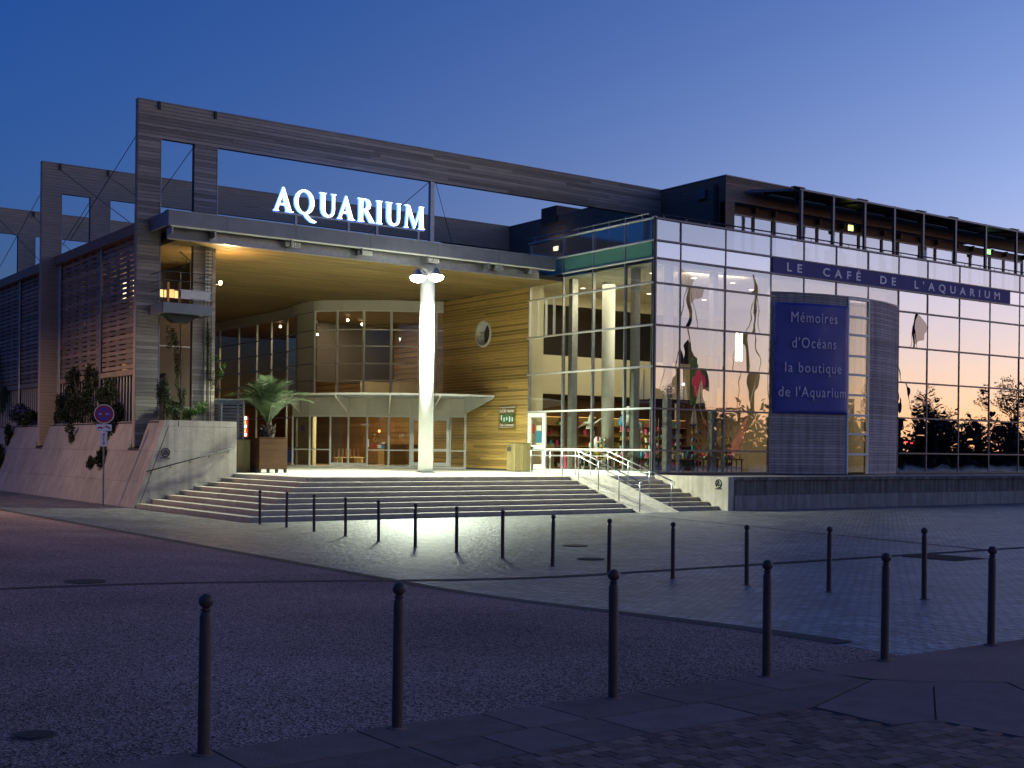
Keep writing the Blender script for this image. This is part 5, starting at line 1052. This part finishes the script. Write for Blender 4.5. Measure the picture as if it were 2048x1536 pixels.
poly_plate('arrow', [(-.012, 1.84), (.012, 1.84), (.012, 2.13), (-.012, 2.13)], .045, .048, 'red_paint', p2); poly_plate('arrow_head', [(-.05, 2.12), (.05, 2.12), (0, 2.18)], .045, .0485, 'red_paint', p2); poly_plate('arrow_head', [(-.05, 1.85), (0, 1.79), (.05, 1.85)], .045, .0485, 'red_paint', p2)

# ================================================================== PLANTS ON THE PLINTH
def leaves(b, rr, c, rad, n, size, mulf=1.5):
    n = int(n * mulf)
    for _ in range(n):
        while True:
            v = Vector((rr.uniform(-1, 1), rr.uniform(-1, 1), rr.uniform(-1, 1)))
            if v.length < 1: break
        if v.length > 0: v = v * (0.55 + 0.45 * rr.random())
        p = Vector((c[0] + v.x * rad[0], c[1] + v.y * rad[1], c[2] + v.z * rad[2]))
        a = Vector((rr.uniform(-1, 1), rr.uniform(-1, 1), rr.uniform(-.4, .8))).normalized(); d2 = a.cross(Vector((rr.uniform(-1, 1), rr.uniform(-1, 1), rr.uniform(-1, 1)))).normalized(); s_ = size * rr.uniform(.6, 1.4)
        b.quad(p - a * s_, p + d2 * s_ * .45, p + a * s_, p - d2 * s_ * .45)
def shrub(lab, lobes, m_, size=.07, stem=None, cat='shrub', seed=1, extra=None, name='climbing_shrub'):
    rr = random.Random(seed); c0 = lobes[0][0]; t = thing(name, lab, cat, (c0[0], c0[1], min(l[0][2] - l[1][2] for l in lobes))); b = MB()
    for c, rad, n in lobes:
        for q in range(5):                      # ragged: each lobe is several smaller, offset clumps
            o3 = [rr.uniform(-.55, .55) for _ in range(3)]; leaves(b, rr, (c[0] + o3[0] * rad[0], c[1] + o3[1] * rad[1], c[2] + o3[2] * rad[2]), [r_ * rr.uniform(.4, .7) for r_ in rad], n, size * .62, 1.05)
    b.build('foliage', m_, t)
    if stem: MB().tube(stem, [.025] * len(stem), 5).build('stem', 'bark', t)
    if extra:
        b = MB()
        for c, rad, n in extra[0]: leaves(b, rr, c, rad, n, size * .8)
        b.build('blossom', extra[1], t)
shrub('dark ivy mass climbing the grille between the two timber frames', [((15.0, 50.6, 3.35), (.25, 1.6, .75), 620), ((14.6, 50.2, 2.3), (.2, .5, .5), 120), ((15.0, 51.6, 4.3), (.25, .7, .8), 260), ((15.0, 49.4, 4.2), (.25, .5, 1.0), 220), ((14.9, 52.6, 3.0), (.3, .8, .6), 250)], 'leaf_dark', .07, [(15.1, 50.6, 2.64), (15.0, 50.8, 3.6), (15.0, 51.4, 4.6)], seed=1)
shrub('loose dark creeper along the foot of the grille left of the traffic sign', [((15.0, 48.2, 3.0), (.3, 1.3, .5), 420), ((14.95, 52.0, 3.6), (.3, .9, .9), 380), ((15.0, 53.4, 3.3), (.25, .6, .8), 240)], 'leaf_dark', .085, [(15.15, 50.0, 2.64), (15.0, 49.0, 3.0)], seed=13)
shrub('dark shrub spilling over the sloping plinth behind the traffic sign', [((14.9, 46.2, 3.2), (.4, .95, .75), 600), ((14.7, 45.9, 2.3), (.35, .7, .7), 420), ((14.35, 45.6, 1.5), (.22, .45, .65), 240), ((14.2, 46.6, 1.2), (.15, .3, .4), 90)], 'leaf_dark', .085, [(15.2, 46.2, 2.64), (15.0, 46.2, 3.2)], seed=2)
shrub('green ivy patch on the upper grille beside the foremost frame', [((15.05, 47.6, 3.9), (.2, 1.2, .55), 420), ((15.05, 48.9, 4.2), (.2, .5, .6), 160)], 'ivy', .075, [(15.2, 47.6, 2.64), (15.1, 47.6, 3.8)], seed=3)
shrub('dark shrub with violet blossom at the left edge of the plinth', [((14.9, 58.7, 3.0), (.5, 1.7, .7), 800), ((14.8, 57.2, 2.9), (.4, .8, .5), 260)], 'leaf_dark', .10, [(15.2, 58.7, 2.6), (15.0, 58.7, 3.2)], seed=4, extra=([((14.7, 58.6, 3.2), (.45, 1.5, .55), 260)], 'flower'))
shrub('ivy tail hanging down the sloping plinth at the left edge', [((14.5, 59.8, 2.2), (.25, .5, .6), 260), ((14.15, 59.6, 1.2), (.18, .35, .7), 220)], 'leaf_dark', .09, [(15.0, 59.8, 2.64), (14.6, 59.8, 2.4), (14.2, 59.6, 1.2)], seed=5)
shrub('slender vine climbing the post of the rear slatted bay', [((15.0, 63.9, 5.2), (.15, .35, 1.6), 260), ((15.0, 62.5, 4.0), (.25, .9, .8), 300)], 'ivy', .08, [(15.15, 63.5, 2.64), (15.1, 63.9, 6.4)], seed=6)
shrub('bushy green creeper at the foot of the foremost timber leg', [((15.35, 42.0, 3.5), (.33, .3, .85), 520), ((15.7, 42.2, 3.0), (.35, .3, .45), 260)], 'ivy', .06, [(15.4, 42.1, 2.64), (15.35, 42.0, 4.2)], seed=7)
shrub('thin vine with sparse leaves climbing wires between the timber legs', [((16.5, 43.5, 3.4), (.22, .2, .8), 170), ((16.35, 43.5, 4.9), (.2, .2, 1.1), 170), ((16.1, 43.5, 5.6), (.3, .2, .6), 150)], 'ivy', .05, [(16.45, 43.5, 2.64), (16.5, 43.5, 4.2), (16.4, 43.5, 7.6)], seed=8)
shrub('bright leafy sprig sticking out from the second timber leg', [((17.52, 42.35, 4.5), (.16, .15, .32), 130), ((17.4, 42.4, 4.9), (.1, .1, .2), 40)], 'leaf_bright', .06, [(17.38, 42.4, 3.9), (17.5, 42.35, 4.6)], seed=9)
shrub('sparse vine trailing down the front of the second timber leg', [((17.0, 42.42, 5.4), (.2, .06, 1.0), 90), ((17.2, 42.42, 4.4), (.2, .06, .8), 80)], 'ivy', .05, [(17.1, 42.43, 2.64), (17.05, 42.43, 6.2)], seed=10)
shrub('low bright green plants growing along the top of the end wall', [((16.1, 41.6, 2.85), (.55, .25, .25), 300), ((16.6, 41.9, 3.0), (.3, .2, .4), 150)], 'leaf_bright', .05, [(16.1, 41.6, 2.64), (16.1, 41.6, 2.9)], seed=11, name='ground_plant')
shrub('bare branching twigs hanging under the canopy between the legs', [((16.4, 43.0, 8.1), (.4, .2, .4), 40)], 'leaf_dark', .04, [(16.7, 43.0, 6.4), (16.7, 43.0, 8.3), (16.2, 43.0, 8.7)], seed=12)
for k in range(7): bx('lit_window', ('em_window', 'em_window_dim', 'em_window')[k % 3], sb, 15.72 + k * .3, 16.0 + k * .3, 46.18, 46.199, 7.42, 7.76 - .06 * (k % 2))
for x in (16.0, 16.45, 16.9, 17.35): bx('window_bar', 'wood_brown', sb, x, x + .09, 46.12, 46.17, 7.2, 8.0)
bx('window_sill', 'galv', sb, 15.7, 17.88, 46.14, 46.198, 5.55, 5.6); bx('door_canopy', 'galv', sb, 15.9, 17.6, 43.6, 44.6, 3.1, 3.2)

# ================================================================== STREET LAMP (warm light on the sloping wall)
sl_ = thing('street_lamp', 'tall street lamp with orange light beyond the left edge', 'street lamp', (2.6, 45.5, -0.1))
MB().tube([(2.6, 45.5, -0.15), (2.6, 45.5, 7.8), (3.0, 45.4, 8.3), (4.2, 45.2, 8.4)], [.09, .06, .05, .04], 8).build('pole', 'dark_steel', sl_)
MB().lathe([(.05, .16), (.2, .1), (.26, 0)], (4.3, 45.2, 8.3), 14).build('hood', 'dark_steel', sl_); MB().disc((4.3, 45.2, 8.285), 2, .2, .01, 14).build('lens', 'em_orange', sl_)
lamp('sodium_lamp', 'SPOT', (4.3, 45.2, 8.25), 4000, (1.0, 0.64, 0.37), sl_, (4.6, 45.2, 0), .2, 170, blend=.3)

# ================================================================== HARBOUR SIDE BEHIND THE CAMERA (mirrored in the glass)
def tree_proto(seed, h, w):
    rr = random.Random(seed); t = thing('park_tree', '', 'tree'); tr = MB(); tr.tube([(0, 0, -.2), (.1, .1, h * .3), (0, .2, h * .55)], [.32, .22, .12], 7)
    b = MB()
    for k in range(16):
        a = rr.uniform(0, 2 * PI); r_ = rr.uniform(.15, .8) * w; zz = rr.uniform(.45, .97) * h; r_ *= (1.25 - zz / h * .7); tip = Vector((r_ * COS(a), r_ * SIN(a), zz)); mid = Vector((tip.x * .5, tip.y * .5, zz * .8))
        tr.tube([(0, .1, h * rr.uniform(.25, .5)), mid, tip], [.12, .07, .03], 5); leaves(b, rr, tip, (w * .36, w * .36, h * .14), 50, .2)
        for q in range(9):
            p = mid.lerp(tip, rr.uniform(.2, 1)); e = p + Vector((rr.uniform(-1, 1), rr.uniform(-1, 1), rr.uniform(.0, 1.0))) * h * .16; tr.tube([p, p.lerp(e, .5) + Vector((0, 0, .1)), e], [.04, .03, .012], 3)
    tr.build('trunk', 'bark', t); b.build('crown', 'tree_leaf', t); return t
TP = [tree_proto(31, 10, 5.5), tree_proto(32, 8, 5), tree_proto(33, 12, 6)]
TPOS = [(150, -36, 0), (163, -44, 1), (177, -40, 2), (192, -38, 0), (208, -46, 1), (224, -40, 2), (244, -44, 0), (137, -46, 1), (262, -36, 2), (120, -54, 0)]
for i, (x, y, k) in enumerate(TPOS):
    o = TP[k] if i in (0, 1, 2) else copy_tree(TP[k], None); o.location = (x, y, -.2); o.scale = (1.25, 1.25, 1.12); tag(o, f'{ORD[i]} dusk-dark park tree across the harbour quay, seen mirrored in the café glass', 'tree', 'trees across the quay')
t = thing('harbour_tower', 'dark stone harbour tower with pointed roof mirrored in the shop glass', 'tower', (128, -62, 0))
MB().box(128.5, 130.7, -63.2, -61.0, -.3, 14.5).build('wall', 'dark_room', t)
b = MB(); b.v = [(128.3, -63.4, 14.5), (130.9, -63.4, 14.5), (130.9, -60.8, 14.5), (128.3, -60.8, 14.5), (129.6, -62.1, 18.5)]; b.f = [(0, 1, 4), (1, 2, 4), (2, 3, 4), (3, 0, 4), (3, 2, 1, 0)]; b.build('roof', 'dark_room', t)
for k in range(2): bx('window', 'joint', t, 128.8 + k * 1.0, 129.4 + k * 1.0, -60.99, -60.9, 8, 10)
t = thing('quay_house', 'long low quay house mirrored beside the tower', 'building', (112, -66, 0)); MB().box(100, 125, -68, -60, -.3, 8).build('wall', 'dark_room', t); b = MB(); b.prism([(-68.5, 8), (-59.5, 8), (-64, 11)], 0, 99.5, 125.4); b.build('roof', 'dark_room', t)
for k in range(6): bx('window', 'joint', t, 101.5 + k * 3.8, 102.7 + k * 3.8, -59.99, -59.9, 4, 6)
tag(MB().box(50, 340, -58, -57, -.3, 2.6).build('sky_gap_screen', 'dark_room'), 'long dark screen added to close the bright gap under the mirrored park trees', 'wall')  # added dark screen, blocks bright sky below the foliage in the glass
rr = random.Random(77); b = MB()
for k in range(130):
    x = 60 + k * 2.2 + rr.uniform(-1, 1); leaves(b, rr, (x, -50 + rr.uniform(-5, 5), 2.8 + rr.random() * 1.8), (3.2, 2.5, 3.8 + rr.random() * 2.6), 130, .55)
stuff(tag(b.build('park_wood', 'tree_leaf'), 'dark mass of park shrubbery across the quay, mirrored along the café glass', 'trees'))
for i, (x, y, h, fl) in enumerate(((101, -5, 15.5, 1), (70, -2, 17, 1), (60, -6, 14, 0), (84, -9, 18, 0))):
    t = thing('mast', f'{ORD[i]} tall mast on the quay mirrored in the glass front', 'mast', (x, y, 0), 'masts on the quay'); MB().tube([(x, y, -.3), (x, y, h)], [.24, .12], 7).build('pole', 'dark_steel', t)
    for dx in (-3.5, 3.5): MB().tube([(x, y, h * .95), (x + dx, y, .5)], .05, 4).build('stay', 'dark_steel', t)
    if fl:
        b = MB(); b.v = [(x, y, h - .2), (x + 1.2, y + .2, h - .7), (x + 2.0, y - .1, h - .9), (x + 1.9, y, h - 2.6), (x + .8, y + .15, h - 2.9), (x, y, h - 3.4)]; b.f = [(0, 1, 4, 5), (1, 2, 3, 4)]; o = b.build('flag', 'flag_cloth', t); md = o.modifiers.new('t', 'SOLIDIFY'); md.thickness = .02
